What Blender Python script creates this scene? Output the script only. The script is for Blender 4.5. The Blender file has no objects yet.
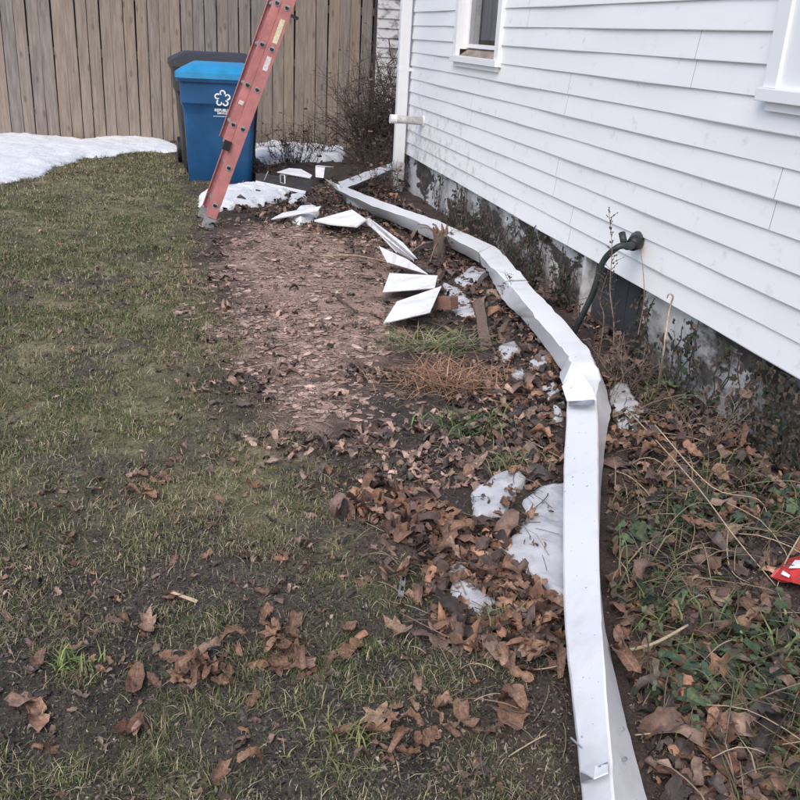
import bpy, bmesh, math, random
import numpy as np
from mathutils import Matrix, Vector

# ------------------------------------------------------------------ camera
rng = np.random.default_rng(7)
random.seed(7)
SC = bpy.context.scene
COL = SC.collection
H = 1.40                                            # camera height
_W = np.array((175., 22.)); _V = np.array((270., 2700.)); _c = np.array((400., 400.))
F = float(np.sqrt(-(_W - _c) @ (_V - _c)))          # focal length in photo pixels
nrm = lambda v: v / np.linalg.norm(v)
_Y = nrm(np.array([*(_W - _c), F])); _Z = -nrm(np.array([*(_V - _c), F])); _X = np.cross(_Y, _Z)
RM = np.stack([_X, _Y, _Z])
CAMP = np.array((0., 0., H))
cam = bpy.data.cameras.new('camera'); camo = bpy.data.objects.new('camera', cam); COL.objects.link(camo)
cam.sensor_width = 36; cam.lens = 36 * F / 800; cam.clip_start = 0.05; cam.clip_end = 2000
m = Matrix.Identity(4)
for i in range(3):
    m[i][0] = RM[i, 0]; m[i][1] = -RM[i, 1]; m[i][2] = -RM[i, 2]; m[i][3] = CAMP[i]
camo.matrix_world = m
SC.camera = camo

# ------------------------------------------------------------------ overcast daylight
SUN_EL, SUN_AZ = math.radians(48), math.radians(215)   # azimuth clockwise from +Y
w = bpy.data.worlds.new('World'); SC.world = w; w.use_nodes = True
nt = w.node_tree
sky = nt.nodes.new('ShaderNodeTexSky'); sky.sky_type = 'NISHITA'; sky.sun_disc = False
sky.sun_elevation = SUN_EL; sky.sun_rotation = SUN_AZ
sky.air_density = 1.0; sky.dust_density = 2.5; sky.ozone_density = 1.0
bg = nt.nodes['Background']; bg.inputs['Strength'].default_value = 0.15
nt.links.new(sky.outputs[0], bg.inputs['Color'])
sl = bpy.data.lights.new('sun', 'SUN'); sl.energy = 0.8; sl.angle = math.radians(45); sl.color = (1.0, 0.96, 0.92)
so = bpy.data.objects.new('sun', sl); COL.objects.link(so)
sd = Vector((math.sin(SUN_AZ) * math.cos(SUN_EL), math.cos(SUN_AZ) * math.cos(SUN_EL), math.sin(SUN_EL)))
so.rotation_euler = (-sd).to_track_quat('-Z', 'Y').to_euler()
SC.view_settings.view_transform = 'Standard'; SC.view_settings.look = 'None'
SC.view_settings.gamma = 1.0; SC.view_settings.use_curve_mapping = False
SC.view_settings.exposure = 0.70

# ------------------------------------------------------------------ pixel -> place helpers
def ray(x, y): return RM @ np.array([x - 400, y - 400, F])
def gz(x, y, z=0.0): d = ray(x, y); return CAMP + (z - H) / d[2] * d
def gx(x, y, X0): d = ray(x, y); return CAMP + X0 / d[0] * d
def gy(x, y, Y0): d = ray(x, y); return CAMP + Y0 / d[1] * d
def poly(pts): return np.array([gz(*p)[:2] for p in pts])

def _hash(ix, iy, s):
    h = (ix * 374761393 + iy * 668265263 + s * 1442695041) & 0xffffffff
    h = ((h ^ (h >> 13)) * 1274126177) & 0xffffffff
    return ((h ^ (h >> 16)) & 0xffff) / 65535.0
def vnoise(x, y, s=0):
    x = np.asarray(x, float); y = np.asarray(y, float)
    ix = np.floor(x).astype(np.int64); iy = np.floor(y).astype(np.int64)
    fx = x - ix; fy = y - iy
    fx = fx * fx * (3 - 2 * fx); fy = fy * fy * (3 - 2 * fy)
    a = _hash(ix, iy, s); b = _hash(ix + 1, iy, s); c = _hash(ix, iy + 1, s); d = _hash(ix + 1, iy + 1, s)
    return (a * (1 - fx) + b * fx) * (1 - fy) + (c * (1 - fx) + d * fx) * fy
def fbm(x, y, f, o=4, s=0):
    r = 0; a = 1; t = 0
    for k in range(o):
        r = r + a * vnoise(x * f, y * f, s + k * 17); t += a; a *= .55; f *= 2.03
    return r / t
def sdist(P, pts):
    """signed distance to a polygon (inside positive)"""
    x, y = pts[:, 0], pts[:, 1]
    n = len(P); ins = np.zeros(len(pts), bool); dm = np.full(len(pts), 1e9)
    for i in range(n):
        ax, ay = P[i]; bx, by = P[(i + 1) % n]
        ex, ey = bx - ax, by - ay
        t = np.clip(((x - ax) * ex + (y - ay) * ey) / (ex * ex + ey * ey + 1e-12), 0, 1)
        dm = np.minimum(dm, np.hypot(x - ax - t * ex, y - ay - t * ey))
        c = ((ay > y) != (by > y)) & (x < (bx - ax) * (y - ay) / (by - ay + 1e-12) + ax)
        ins ^= c
    return np.where(ins, dm, -dm)
def sstep(a, b, v): t = np.clip((v - a) / (b - a), 0, 1); return t * t * (3 - 2 * t)

XW = 2.06            # wall plane (outer face of siding bottoms)
ZB = 0.375           # bottom of siding
CORNER_Y = 8.72

# ------------------------------------------------------------------ materials
def new_mat(name):
    mt = bpy.data.materials.new(name); mt.use_nodes = True
    n = mt.node_tree; b = n.nodes['Principled BSDF']
    return mt, n, b
def N(n, t, **k):
    o = n.nodes.new(t)
    for a, v in k.items():
        if a.startswith('i_'): o.inputs[a[2:].replace('_', ' ')].default_value = v
        else: setattr(o, a, v)
    return o
def ramp(n, fac, stops):
    r = n.nodes.new('ShaderNodeValToRGB'); e = r.color_ramp.elements
    e[0].position, e[0].color = stops[0][0], (*stops[0][1], 1)
    e[1].position, e[1].color = stops[-1][0], (*stops[-1][1], 1)
    for p, c in stops[1:-1]:
        q = e.new(p); q.color = (*c, 1)
    n.links.new(fac, r.inputs[0]); return r.outputs[0]
def noise(n, scale, detail=4, rough=.55, coord='Object', sc=(1, 1, 1), dist=0.):
    tc = n.nodes.new('ShaderNodeTexCoord'); mp = n.nodes.new('ShaderNodeMapping')
    mp.inputs['Scale'].default_value = sc
    n.links.new(tc.outputs[coord], mp.inputs[0])
    t = N(n, 'ShaderNodeTexNoise'); t.inputs['Scale'].default_value = scale
    t.inputs['Detail'].default_value = detail; t.inputs['Roughness'].default_value = rough; t.inputs['Distortion'].default_value = dist
    n.links.new(mp.outputs[0], t.inputs['Vector']); return t.outputs['Fac']
def mixc(n, fac, a, b, mode='MIX'):
    mx = N(n, 'ShaderNodeMix', data_type='RGBA', blend_type=mode)
    for s, v in ((0, fac), (6, a), (7, b)):
        if hasattr(v, 'is_linked') or hasattr(v, 'links'): n.links.new(v, mx.inputs[s])
        else: mx.inputs[s].default_value = v if s == 0 else (*v, 1)
    return mx.outputs[2]
def bump(n, b, h, strength=.3, dist=.01):
    bp = N(n, 'ShaderNodeBump'); bp.inputs['Strength'].default_value = strength; bp.inputs['Distance'].default_value = dist
    n.links.new(h, bp.inputs['Height']); n.links.new(bp.outputs[0], b.inputs['Normal'])

def simple(name, col, rough=.6, var=.25, scale=8, bmp=.15, metal=0., sc=(1, 1, 1), spec=.5):
    mt, n, b = new_mat(name)
    f = noise(n, scale, 5, .6, sc=sc)
    lo = tuple(c * (1 - var) for c in col); hi = tuple(min(1, c * (1 + var)) for c in col)
    n.links.new(ramp(n, f, [(.3, lo), (.7, hi)]), b.inputs['Base Color'])
    b.inputs['Roughness'].default_value = rough; b.inputs['Metallic'].default_value = metal
    b.inputs['Specular IOR Level'].default_value = spec
    if bmp: bump(n, b, noise(n, scale * 6, 4, .6, sc=sc), bmp, .004)
    return mt

def dirty_white(name, base=(.76, .77, .79), dirt=(.22, .19, .16), lo=.62, hi=.78, scale=5, rough=.42, sc=(1, 1, 1), amount=1., specks=.0, wave=0.):
    mt, n, b = new_mat(name)
    f = noise(n, scale, 6, .62, sc=sc)
    d = ramp(n, f, [(lo, (0, 0, 0)), (hi, (amount,) * 3)])
    c0 = mixc(n, noise(n, 1.3, 3), tuple(v * .97 for v in base), tuple(min(1, v * 1.02) for v in base))
    c = mixc(n, d, c0, dirt)
    if specks:
        s = ramp(n, noise(n, 60, 2, .5), [(.71, (0, 0, 0)), (.76, (specks,) * 3)])
        c = mixc(n, s, c, (.1, .08, .07))
    n.links.new(c, b.inputs['Base Color']); b.inputs['Roughness'].default_value = rough
    b.inputs['Specular IOR Level'].default_value = .35
    h = noise(n, 2.2 if wave else 40, 3)
    bump(n, b, h, .25 if wave else .06, .02 if wave else .003)
    return mt

def attr_mat(name, rough=.8, scale=60, var=.35, bmp=.3, spec=.25, trans=0.):
    mt, n, b = new_mat(name)
    a = N(n, 'ShaderNodeAttribute', attribute_name='Col')
    f = noise(n, scale, 4, .65)
    g = ramp(n, f, [(.25, (1 - var,) * 3), (.75, (1 + var,) * 3)])
    c = mixc(n, 1.0, a.outputs['Color'], g, 'MULTIPLY')
    n.links.new(c, b.inputs['Base Color']); b.inputs['Roughness'].default_value = rough
    b.inputs['Specular IOR Level'].default_value = spec
    if bmp: bump(n, b, f, bmp, .006)
    return mt

M = {}
M['siding'] = dirty_white('white_siding', lo=.66, hi=.9, scale=2.2, amount=.30, sc=(1, .5, 1.4), dirt=(.42, .40, .38), wave=1)
def _siding_far():
    """siding with grime towards the corner (real mildew patches with their own shape)"""
    mt, n, b = new_mat('white_siding_with_mildew')
    f = noise(n, 9, 7, .7, sc=(1, 1, 1.2))
    tc = N(n, 'ShaderNodeTexCoord'); sp = N(n, 'ShaderNodeSeparateXYZ'); n.links.new(tc.outputs['Object'], sp.inputs[0])
    my = N(n, 'ShaderNodeMapRange'); my.inputs[1].default_value = .2; my.inputs[2].default_value = 3.6
    n.links.new(sp.outputs[1], my.inputs[0])
    mz = N(n, 'ShaderNodeMapRange'); mz.inputs[1].default_value = 1.15; mz.inputs[2].default_value = .45
    n.links.new(sp.outputs[2], mz.inputs[0])
    mu = N(n, 'ShaderNodeMath', operation='MULTIPLY'); n.links.new(my.outputs[0], mu.inputs[0]); n.links.new(mz.outputs[0], mu.inputs[1])
    ad = N(n, 'ShaderNodeMath', operation='MULTIPLY_ADD'); n.links.new(mu.outputs[0], ad.inputs[0]); ad.inputs[1].default_value = .22; n.links.new(f, ad.inputs[2])
    d = ramp(n, ad.outputs[0], [(.60, (0, 0, 0)), (.80, (.55,) * 3)])
    c = mixc(n, d, mixc(n, noise(n, 1.1, 4), (.79, .795, .805), (.84, .84, .845)), (.30, .28, .26))
    n.links.new(c, b.inputs['Base Color']); b.inputs['Roughness'].default_value = .45; b.inputs['Specular IOR Level'].default_value = .35
    bump(n, b, noise(n, 2.0, 3), .3, .02)
    return mt
M['siding'] = _siding_far()
M['old_siding'] = dirty_white('flaking_white_clapboard', base=(.62, .62, .62), dirt=(.13, .115, .10), lo=.5, hi=.62, scale=7, sc=(1, 1, 1.5), amount=.8, rough=.7)
M['trim'] = dirty_white('white_trim_paint', base=(.80, .81, .825), lo=.7, hi=.95, scale=6, amount=.4)
M['metal'] = dirty_white('white_coated_aluminium', base=(.77, .78, .80), dirt=(.40, .37, .35), lo=.54, hi=.8, scale=5.5, rough=.3, amount=.45, specks=.8)
M['scrap'] = dirty_white('white_scrap_sheet', base=(.80, .80, .82), dirt=(.3, .27, .25), lo=.52, hi=.75, scale=7, rough=.4, amount=.5, sc=(1, 3, 1), specks=.8)
M['spout_dirty'] = dirty_white('stained_white_downspout', base=(.62, .62, .63), dirt=(.2, .17, .14), lo=.42, hi=.62, scale=14, amount=.7, rough=.6)
M['greyband'] = simple('bare_aluminium', (.42, .43, .46), .4, .2, 30, .1, .6)
M['darkmetal'] = simple('dark_stained_metal_and_hollow', (.034, .03, .028), .7, .5, 14)
M['black'] = simple('black_plastic', (.012, .012, .013), .45, .3, 20)
M['darkbin'] = simple('faded_dark_plastic', (.034, .031, .032), .55, .3, 6, .1)
M['blue'] = simple('blue_bin_plastic', (.012, .075, .19), .42, .22, 5, .08)
M['lidblue'] = simple('bright_blue_lid_plastic', (.018, .24, .47), .4, .2, 6, .08)
M['white'] = simple('white_print', (.75, .76, .78), .6, .08, 30, 0)
M['hose'] = simple('dark_green_black_hose', (.028, .034, .033), .5, .4, 30, .2)
M['red'] = simple('faded_red_fibreglass', (.42, .165, .16), .62, .25, 9, .25, sc=(1, 1, 1))
M['redin'] = simple('red_fibreglass_web', (.29, .055, .07), .6, .25, 9, .2)
M['alu'] = simple('dull_aluminium', (.34, .34, .35), .5, .35, 40, .2, .5)
M['sticker'] = simple('worn_yellow_white_sticker', (.62, .60, .40), .7, .3, 60, 0)
M['sticker2'] = simple('worn_white_sticker', (.6, .58, .56), .7, .3, 60, 0)
M['brickwood'] = simple('cut_wood_block', (.20, .115, .085), .8, .3, 30, .4, sc=(1, 1, 6))
M['stake'] = simple('weathered_wood_stake', (.15, .105, .085), .85, .35, 25, .5, sc=(4, 4, 1))
M['bark'] = simple('grey_bark', (.13, .105, .085), .9, .4, 40, .7, sc=(1, 1, .3))
M['twig'] = simple('dry_twig', (.20, .15, .115), .85, .35, 30, .2)
M['straw'] = simple('pale_dry_straw', (.42, .33, .23), .8, .25, 30, .1)
M['vine'] = simple('dark_dead_vine', (.085, .062, .05), .9, .4, 30, .2)
M['redwrap'] = simple('red_wrapper', (.42, .03, .03), .35, .3, 20, .2)
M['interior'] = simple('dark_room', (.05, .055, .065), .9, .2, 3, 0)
M['curtain'] = simple('grey_curtain', (.30, .32, .37), .9, .15, 20, .2, sc=(1, 8, .3))
M['sillwood'] = simple('bare_wood_sill', (.27, .22, .18), .8, .45, 22, .3, sc=(1, .3, 1))
M['recess'] = simple('dark_boarded_opening', (.042, .042, .047), .85, .35, 6, .3)
M['darkgap'] = simple('old_sheathing_and_gap_sheet', (.05, .04, .035), .9, .3, 6, .2)

def _glass():
    mt, n, b = new_mat('window_glass')
    b.inputs['Base Color'].default_value = (.75, .78, .82, 1); b.inputs['Roughness'].default_value = .02
    b.inputs['Transmission Weight'].default_value = 1.0; b.inputs['IOR'].default_value = 1.45
    return mt
M['glass'] = _glass()

def _wood(name):
    mt, n, b = new_mat(name)
    oi = N(n, 'ShaderNodeObjectInfo')
    tc = N(n, 'ShaderNodeTexCoord'); mp = N(n, 'ShaderNodeMapping'); mp.inputs['Scale'].default_value = (9, 9, .8)
    cb = N(n, 'ShaderNodeCombineXYZ'); mm = N(n, 'ShaderNodeMath', operation='MULTIPLY'); mm.inputs[1].default_value = 90
    n.links.new(oi.outputs['Random'], mm.inputs[0]); n.links.new(mm.outputs[0], cb.inputs[2]); n.links.new(mm.outputs[0], cb.inputs[0])
    n.links.new(cb.outputs[0], mp.inputs['Location']); n.links.new(tc.outputs['Object'], mp.inputs[0])
    t = N(n, 'ShaderNodeTexNoise'); t.inputs['Scale'].default_value = 4; t.inputs['Detail'].default_value = 6; t.inputs['Roughness'].default_value = .65
    n.links.new(mp.outputs[0], t.inputs['Vector'])
    t2 = N(n, 'ShaderNodeTexNoise'); t2.inputs['Scale'].default_value = .35; t2.inputs['Detail'].default_value = 3
    n.links.new(mp.outputs[0], t2.inputs['Vector'])
    vo = N(n, 'ShaderNodeTexVoronoi'); vo.inputs['Scale'].default_value = 1.0
    mp2 = N(n, 'ShaderNodeMapping'); mp2.inputs['Scale'].default_value = (9, 9, 3.4)
    n.links.new(cb.outputs[0], mp2.inputs['Location']); n.links.new(tc.outputs['Object'], mp2.inputs[0]); n.links.new(mp2.outputs[0], vo.inputs['Vector'])
    knot = ramp(n, vo.outputs['Distance'], [(.07, (1, 1, 1)), (.20, (0, 0, 0))])
    grey = ramp(n, t.outputs['Fac'], [(.3, (.135, .122, .112)), (.7, (.28, .256, .236))])
    tan = ramp(n, t.outputs['Fac'], [(.3, (.20, .158, .125)), (.7, (.335, .272, .222))])
    f = N(n, 'ShaderNodeMath', operation='MULTIPLY_ADD'); n.links.new(oi.outputs['Random'], f.inputs[0]); f.inputs[1].default_value = 1.15
    s = N(n, 'ShaderNodeMath', operation='SUBTRACT'); n.links.new(t2.outputs['Fac'], s.inputs[0]); s.inputs[1].default_value = .45
    n.links.new(s.outputs[0], f.inputs[2])
    c = mixc(n, f.outputs[0], grey, tan)
    k = N(n, 'ShaderNodeMath', operation='MULTIPLY'); n.links.new(knot, k.inputs[0]); k.inputs[1].default_value = .55
    c = mixc(n, k.outputs[0], c, (.085, .062, .05))
    n.links.new(c, b.inputs['Base Color']); b.inputs['Roughness'].default_value = .85; b.inputs['Specular IOR Level'].default_value = .2
    bump(n, b, t.outputs['Fac'], .35, .006)
    return mt
M['picket'] = _wood('weathered_cedar')

def _foundation():
    mt, n, b = new_mat('peeling_painted_foundation')
    f = noise(n, 5.0, 8, .66, dist=.3, sc=(1, .38, 1))
    g = noise(n, 14, 6, .65)
    conc = ramp(n, g, [(.3, (.025, .022, .02)), (.5, (.06, .05, .045)), (.72, (.14, .12, .108))])
    paint = ramp(n, g, [(.25, (.42, .42, .41)), (.7, (.66, .66, .66))])
    m1 = ramp(n, f, [(.465, (0, 0, 0)), (.49, (1, 1, 1))])
    c = mixc(n, m1, conc, paint)
    st = ramp(n, noise(n, 3.2, 7, .72, sc=(1, .4, .9)), [(.50, (0, 0, 0)), (.60, (.9,) * 3)])
    c = mixc(n, st, c, (.04, .033, .03))
    n.links.new(c, b.inputs['Base Color']); b.inputs['Roughness'].default_value = .85
    bump(n, b, f, .5, .02)
    return mt
M['foundation'] = _foundation()

def _snow(name, col, dirtcol, lo, hi, amt, rough=.55, sss=.15, bs=.9):
    mt, n, b = new_mat(name)
    d = ramp(n, noise(n, 9, 7, .72), [(lo, (0, 0, 0)), (hi, (amt,) * 3)])
    c = mixc(n, d, mixc(n, noise(n, 6, 4), tuple(v * .93 for v in col), col), dirtcol)
    sp = ramp(n, noise(n, 45, 3, .6), [(.69, (0, 0, 0)), (.74, (.85,) * 3)])
    c = mixc(n, sp, c, (.16, .11, .08))
    n.links.new(c, b.inputs['Base Color']); b.inputs['Roughness'].default_value = rough
    b.inputs['Subsurface Weight'].default_value = sss; b.inputs['Subsurface Radius'].default_value = (.02, .02, .025)
    bump(n, b, noise(n, 42, 6, .7), bs, .014)
    return mt
M['snow'] = _snow('old_snow', (.80, .82, .85), (.36, .33, .30), .56, .8, .6)
M['ice'] = _snow('grey_slushy_ice', (.53, .54, .57), (.18, .16, .15), .5, .74, .75, .3, .05, .25)
M['ground'] = attr_mat('soil_and_thatch', .9, 110, .6, 1.0, .25)
M['grass'] = attr_mat('winter_grass', .75, 40, .2, 0, .25)
M['leafstuff'] = attr_mat('leaf_litter', .72, 70, .35, .35, .35)
def _leaf():
    mt, n, b = new_mat('dead_leaf')
    oi = N(n, 'ShaderNodeObjectInfo')
    c0 = ramp(n, oi.outputs['Random'], [(0, (.15, .092, .068)), (.3, (.33, .19, .125)), (.55, (.21, .128, .09)), (.8, (.40, .24, .16)), (1, (.34, .25, .195))])
    f = noise(n, 30, 5, .65)
    c = mixc(n, 1.0, c0, ramp(n, f, [(.25, (.6,) * 3), (.75, (1.3,) * 3)]), 'MULTIPLY')
    c = mixc(n, 1.0, c, oi.outputs['Color'], 'MULTIPLY')
    tc = N(n, 'ShaderNodeTexCoord'); sp = N(n, 'ShaderNodeSeparateXYZ'); n.links.new(tc.outputs['Object'], sp.inputs[0])
    def mth(op, a, b=None, d=None):
        q = N(n, 'ShaderNodeMath', operation=op)
        for i_, v_ in enumerate((a, b, d)):
            if v_ is None: continue
            if isinstance(v_, (int, float)): q.inputs[i_].default_value = v_
            else: n.links.new(v_, q.inputs[i_])
        return q.outputs[0]
    ay = mth('ABSOLUTE', sp.outputs[1]); mid = mth('LESS_THAN', ay, .012)
    side = mth('LESS_THAN', mth('FRACT', mth('MULTIPLY', mth('SUBTRACT', sp.outputs[0], mth('MULTIPLY', ay, .9)), 7.5)), .10)
    vein = mth('MAXIMUM', mth('MULTIPLY', mid, .55), mth('MULTIPLY', side, .28))
    c = mixc(n, vein, c, (.36, .25, .18))
    blot = ramp(n, noise(n, 7, 5, .7), [(.42, (1, 1, 1)), (.62, (.52, .48, .47))])
    c = mixc(n, 1.0, c, blot, 'MULTIPLY')
    n.links.new(c, b.inputs['Base Color']); b.inputs['Roughness'].default_value = .68
    b.inputs['Specular IOR Level'].default_value = .35
    bump(n, b, f, .45, .006)
    return mt
M['leaf'] = _leaf()
def _print(name): return simple(name, (.5, .5, .5), .5, .1, 10, 0)

# ------------------------------------------------------------------ object helpers
def link(o, parent=None):
    COL.objects.link(o)
    if parent: o.parent = parent
    return o
def mesh(name, v, f, mt, parent=None, smooth=False, col=None):
    me = bpy.data.meshes.new(name)
    if isinstance(v, np.ndarray): v = v.tolist()
    me.from_pydata(v, [], f)
    me.materials.append(M[mt] if isinstance(mt, str) else mt)
    if smooth: me.polygons.foreach_set('use_smooth', [True] * len(me.polygons))
    if col is not None: set_col(me, col)
    me.update()
    return link(bpy.data.objects.new(name, me), parent)
def set_col(me, col):
    ca = me.color_attributes.new('Col', 'FLOAT_COLOR', 'POINT')
    a = np.ones((len(me.vertices), 4), np.float32); a[:, :3] = col
    ca.data.foreach_set('color', a.ravel())
def fast_mesh(name, V, loops, starts, totals, mt, col=None, smooth=False, parent=None):
    me = bpy.data.meshes.new(name)
    me.vertices.add(len(V)); me.vertices.foreach_set('co', np.asarray(V, np.float32).ravel())
    me.loops.add(len(loops)); me.loops.foreach_set('vertex_index', np.asarray(loops, np.int32))
    me.polygons.add(len(starts)); me.polygons.foreach_set('loop_start', np.asarray(starts, np.int32))
    me.polygons.foreach_set('loop_total', np.asarray(totals, np.int32))
    if smooth: me.polygons.foreach_set('use_smooth', np.ones(len(starts), bool))
    me.update(calc_edges=True)
    me.materials.append(M[mt])
    if col is not None: set_col(me, col)
    return link(bpy.data.objects.new(name, me), parent)
def tag(o, label, cat, group=None, kind=None):
    if label: o['label'] = label
    if cat: o['category'] = cat
    if group: o['group'] = group
    if kind: o['kind'] = kind
    return o
def empty(name, loc, label, cat, group=None):
    o = bpy.data.objects.new(name, None); o.location = loc; o.empty_display_size = .1
    link(o); return tag(o, label, cat, group)
def boxv(x0, x1, y0, y1, z0, z1):
    v = [(x0, y0, z0), (x1, y0, z0), (x1, y1, z0), (x0, y1, z0), (x0, y0, z1), (x1, y0, z1), (x1, y1, z1), (x0, y1, z1)]
    f = [(0, 3, 2, 1), (4, 5, 6, 7), (0, 1, 5, 4), (1, 2, 6, 5), (2, 3, 7, 6), (3, 0, 4, 7)]
    return v, f
def box(name, b, mt, parent=None, bev=0.0, off=(0, 0, 0)):
    v, f = boxv(*b)
    v = [(p[0] - off[0], p[1] - off[1], p[2] - off[2]) for p in v]
    o = mesh(name, v, f, mt, parent)
    if bev: bevel(o, bev)
    return o
def bevel(o, wdt, seg=2):
    bm = bmesh.new(); bm.from_mesh(o.data)
    bmesh.ops.bevel(bm, geom=bm.edges[:], offset=wdt, segments=seg, affect='EDGES', profile=.6)
    bm.to_mesh(o.data); bm.free()
def tube(pts, rad, n=6):
    """tube through points; rad number or list -> verts, faces"""
    pts = [Vector(p) for p in pts]; v = []; f = []
    if not hasattr(rad, '__len__'): rad = [rad] * len(pts)
    up = Vector((.3, .1, .95))
    for i, p in enumerate(pts):
        d = (pts[min(i + 1, len(pts) - 1)] - pts[max(i - 1, 0)]).normalized()
        a = d.cross(up)
        if a.length < .1: a = d.cross(Vector((1, 0, 0)))
        a.normalize(); b = d.cross(a)
        for k in range(n):
            t = 2 * math.pi * k / n
            v.append(tuple(p + (a * math.cos(t) + b * math.sin(t)) * rad[i]))
    for i in range(len(pts) - 1):
        for k in range(n):
            f.append((i * n + k, i * n + (k + 1) % n, (i + 1) * n + (k + 1) % n, (i + 1) * n + k))
    f.append(tuple(range(n - 1, -1, -1))); f.append(tuple((len(pts) - 1) * n + k for k in range(n)))
    return v, f
class MB:
    def __init__(s): s.v = []; s.f = []
    def add(s, vf):
        o = len(s.v); s.v += [tuple(p) for p in vf[0]]; s.f += [tuple(i + o for i in q) for q in vf[1]]; return s
    def build(s, name, mt, parent=None, smooth=False): return mesh(name, s.v, s.f, mt, parent, smooth)
def spline(pts, n=8):
    pts = [np.array(p, float) for p in pts]; out = []
    P = [2 * pts[0] - pts[1]] + pts + [2 * pts[-1] - pts[-2]]
    for i in range(1, len(P) - 2):
        for k in range(n):
            t = k / n; a, b, c, d = P[i - 1:i + 3]
            out.append(.5 * (2 * b + (c - a) * t + (2 * a - 5 * b + 4 * c - d) * t * t + (3 * b - a - 3 * c + d) * t ** 3))
    out.append(pts[-1]); return out

# ------------------------------------------------------------------ ground zones
LAWN = poly([(-700, 132), (20, 132), (176, 146), (196, 185), (208, 240), (212, 300), (228, 355), (262, 420), (310, 455), (372, 480), (395, 540), (420, 600), (455, 660), (500, 720), (520, 800), (530, 1100), (-2000, 1100)])
TAN = poly([(222, 232), (300, 222), (345, 235), (385, 275), (400, 320), (395, 350), (378, 385), (345, 425), (325, 462), (300, 450), (262, 405), (232, 355), (214, 300), (212, 250)])
MUD = poly([(330, 400), (400, 360), (470, 380), (500, 440), (470, 500), (420, 510), (375, 470), (340, 440)])
BARE = poly([(-300, 560), (60, 540), (230, 560), (330, 590), (430, 610), (520, 720), (540, 900), (-700, 900)])
BED = poly([(590, 350), (560, 315), (500, 255), (430, 215), (400, 190), (500, 150), (760, 150), (1100, 330), (1400, 700), (1000, 1000), (650, 1000), (640, 760), (615, 640), (600, 470)])
def hgt(x, y):
    x = np.asarray(x, float); y = np.asarray(y, float)
    near = np.clip(1.2 - np.hypot(x, y - 4) / 40, 0, 1)
    h = (fbm(x, y, .9, 3, 5) - .5) * .07 + (fbm(x, y, 5.5, 4, 9) - .5) * .040 + (fbm(x, y, 17, 2, 29) - .5) * .016
    h = h + .05 * sstep(1.25, 2.05, x) * (y < 9)
    return h * near
def ground_col(x, y):
    P = np.stack([x, y], 1)
    n1 = fbm(x, y, 2.2, 4, 31); n2 = fbm(x, y, 9, 4, 51); n3 = fbm(x, y, 26, 3, 71)
    soil = np.stack([.034 + .042 * n2, .029 + .033 * n2, .027 + .028 * n2], 1)
    thatch = np.stack([.10 + .12 * n2, .090 + .105 * n2, .052 + .06 * n2], 1)
    moss = np.stack([.060 + .02 * n3, .080 + .03 * n3, .034 + .01 * n3], 1)
    tan = np.stack([.225 + .24 * n3 * n2 * 1.6, .152 + .165 * n3 * n2 * 1.6, .124 + .14 * n3 * n2 * 1.6], 1)
    lit = np.stack([.045 + .05 * n2, .034 + .036 * n2, .030 + .03 * n2], 1)
    lawn = sstep(-.2, .25, sdist(LAWN, P) + (n1 - .5) * .7)
    bare = sstep(-.5, .45, sdist(BARE, P) + (n1 - .5) * 1.0)
    t = sstep(-.25, .30, sdist(TAN, P) + (n1 - .5) * .8 + (n2 - .5) * .6)
    mud = sstep(-.1, .15, sdist(MUD, P) + (n1 - .5) * .4)
    c = lit * (.75 + .4 * n2)[:, None]
    def mx(c, d, k): return c * (1 - k[:, None]) + d * k[:, None]
    c = mx(c, soil, mud * .8)
    c = mx(c, tan, t * (1 - .8 * mud))
    g = thatch * (.75 + .5 * n2)[:, None]
    g = mx(g, soil, np.clip(bare * sstep(.30, .48, n2 * .5 + n1 * .5 + .04), 0, .95))
    g = mx(g, soil, sstep(.56, .68, n1 * .6 + n2 * .4) * .6)
    g = mx(g, moss, sstep(.52, .68, fbm(x, y, 6, 4, 91)) * .5)
    g = mx(g, soil * 1.3, sstep(.52, .62, fbm(x, y, 4.5, 4, 151)) * .7)
    g = g * (.5 + 1.0 * fbm(x, y, 30, 2, 131))[:, None]
    c = mx(c, g, lawn * (1 - .85 * t))
    return c
def axis(a, b, step, lo, hi):
    r = list(np.arange(a, b + 1e-6, step)); s = step
    while r[-1] < hi: s *= 1.35; r.append(r[-1] + s)
    s = step
    while r[0] > lo: s *= 1.35; r.insert(0, r[0] - s)
    return np.array(r)
gxs = axis(-2.6, 2.3, .022, -600, 600); gys = axis(1.0, 12.6, .026, -600, 600)
GX, GY = np.meshgrid(gxs, gys)
gvx, gvy = GX.ravel(), GY.ravel()
GV = np.stack([gvx, gvy, hgt(gvx, gvy)], 1)
nx, ny = len(gxs), len(gys)
idx = np.arange(nx * ny).reshape(ny, nx)
q = np.stack([idx[:-1, :-1], idx[:-1, 1:], idx[1:, 1:], idx[1:, :-1]], -1).reshape(-1, 4)
g = fast_mesh('ground', GV, q.ravel(), np.arange(len(q)) * 4, np.full(len(q), 4), 'ground', ground_col(gvx, gvy), True)
tag(g, 'winter yard ground of thin lawn, bare soil and leaf mould', 'ground', kind='structure')

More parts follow.
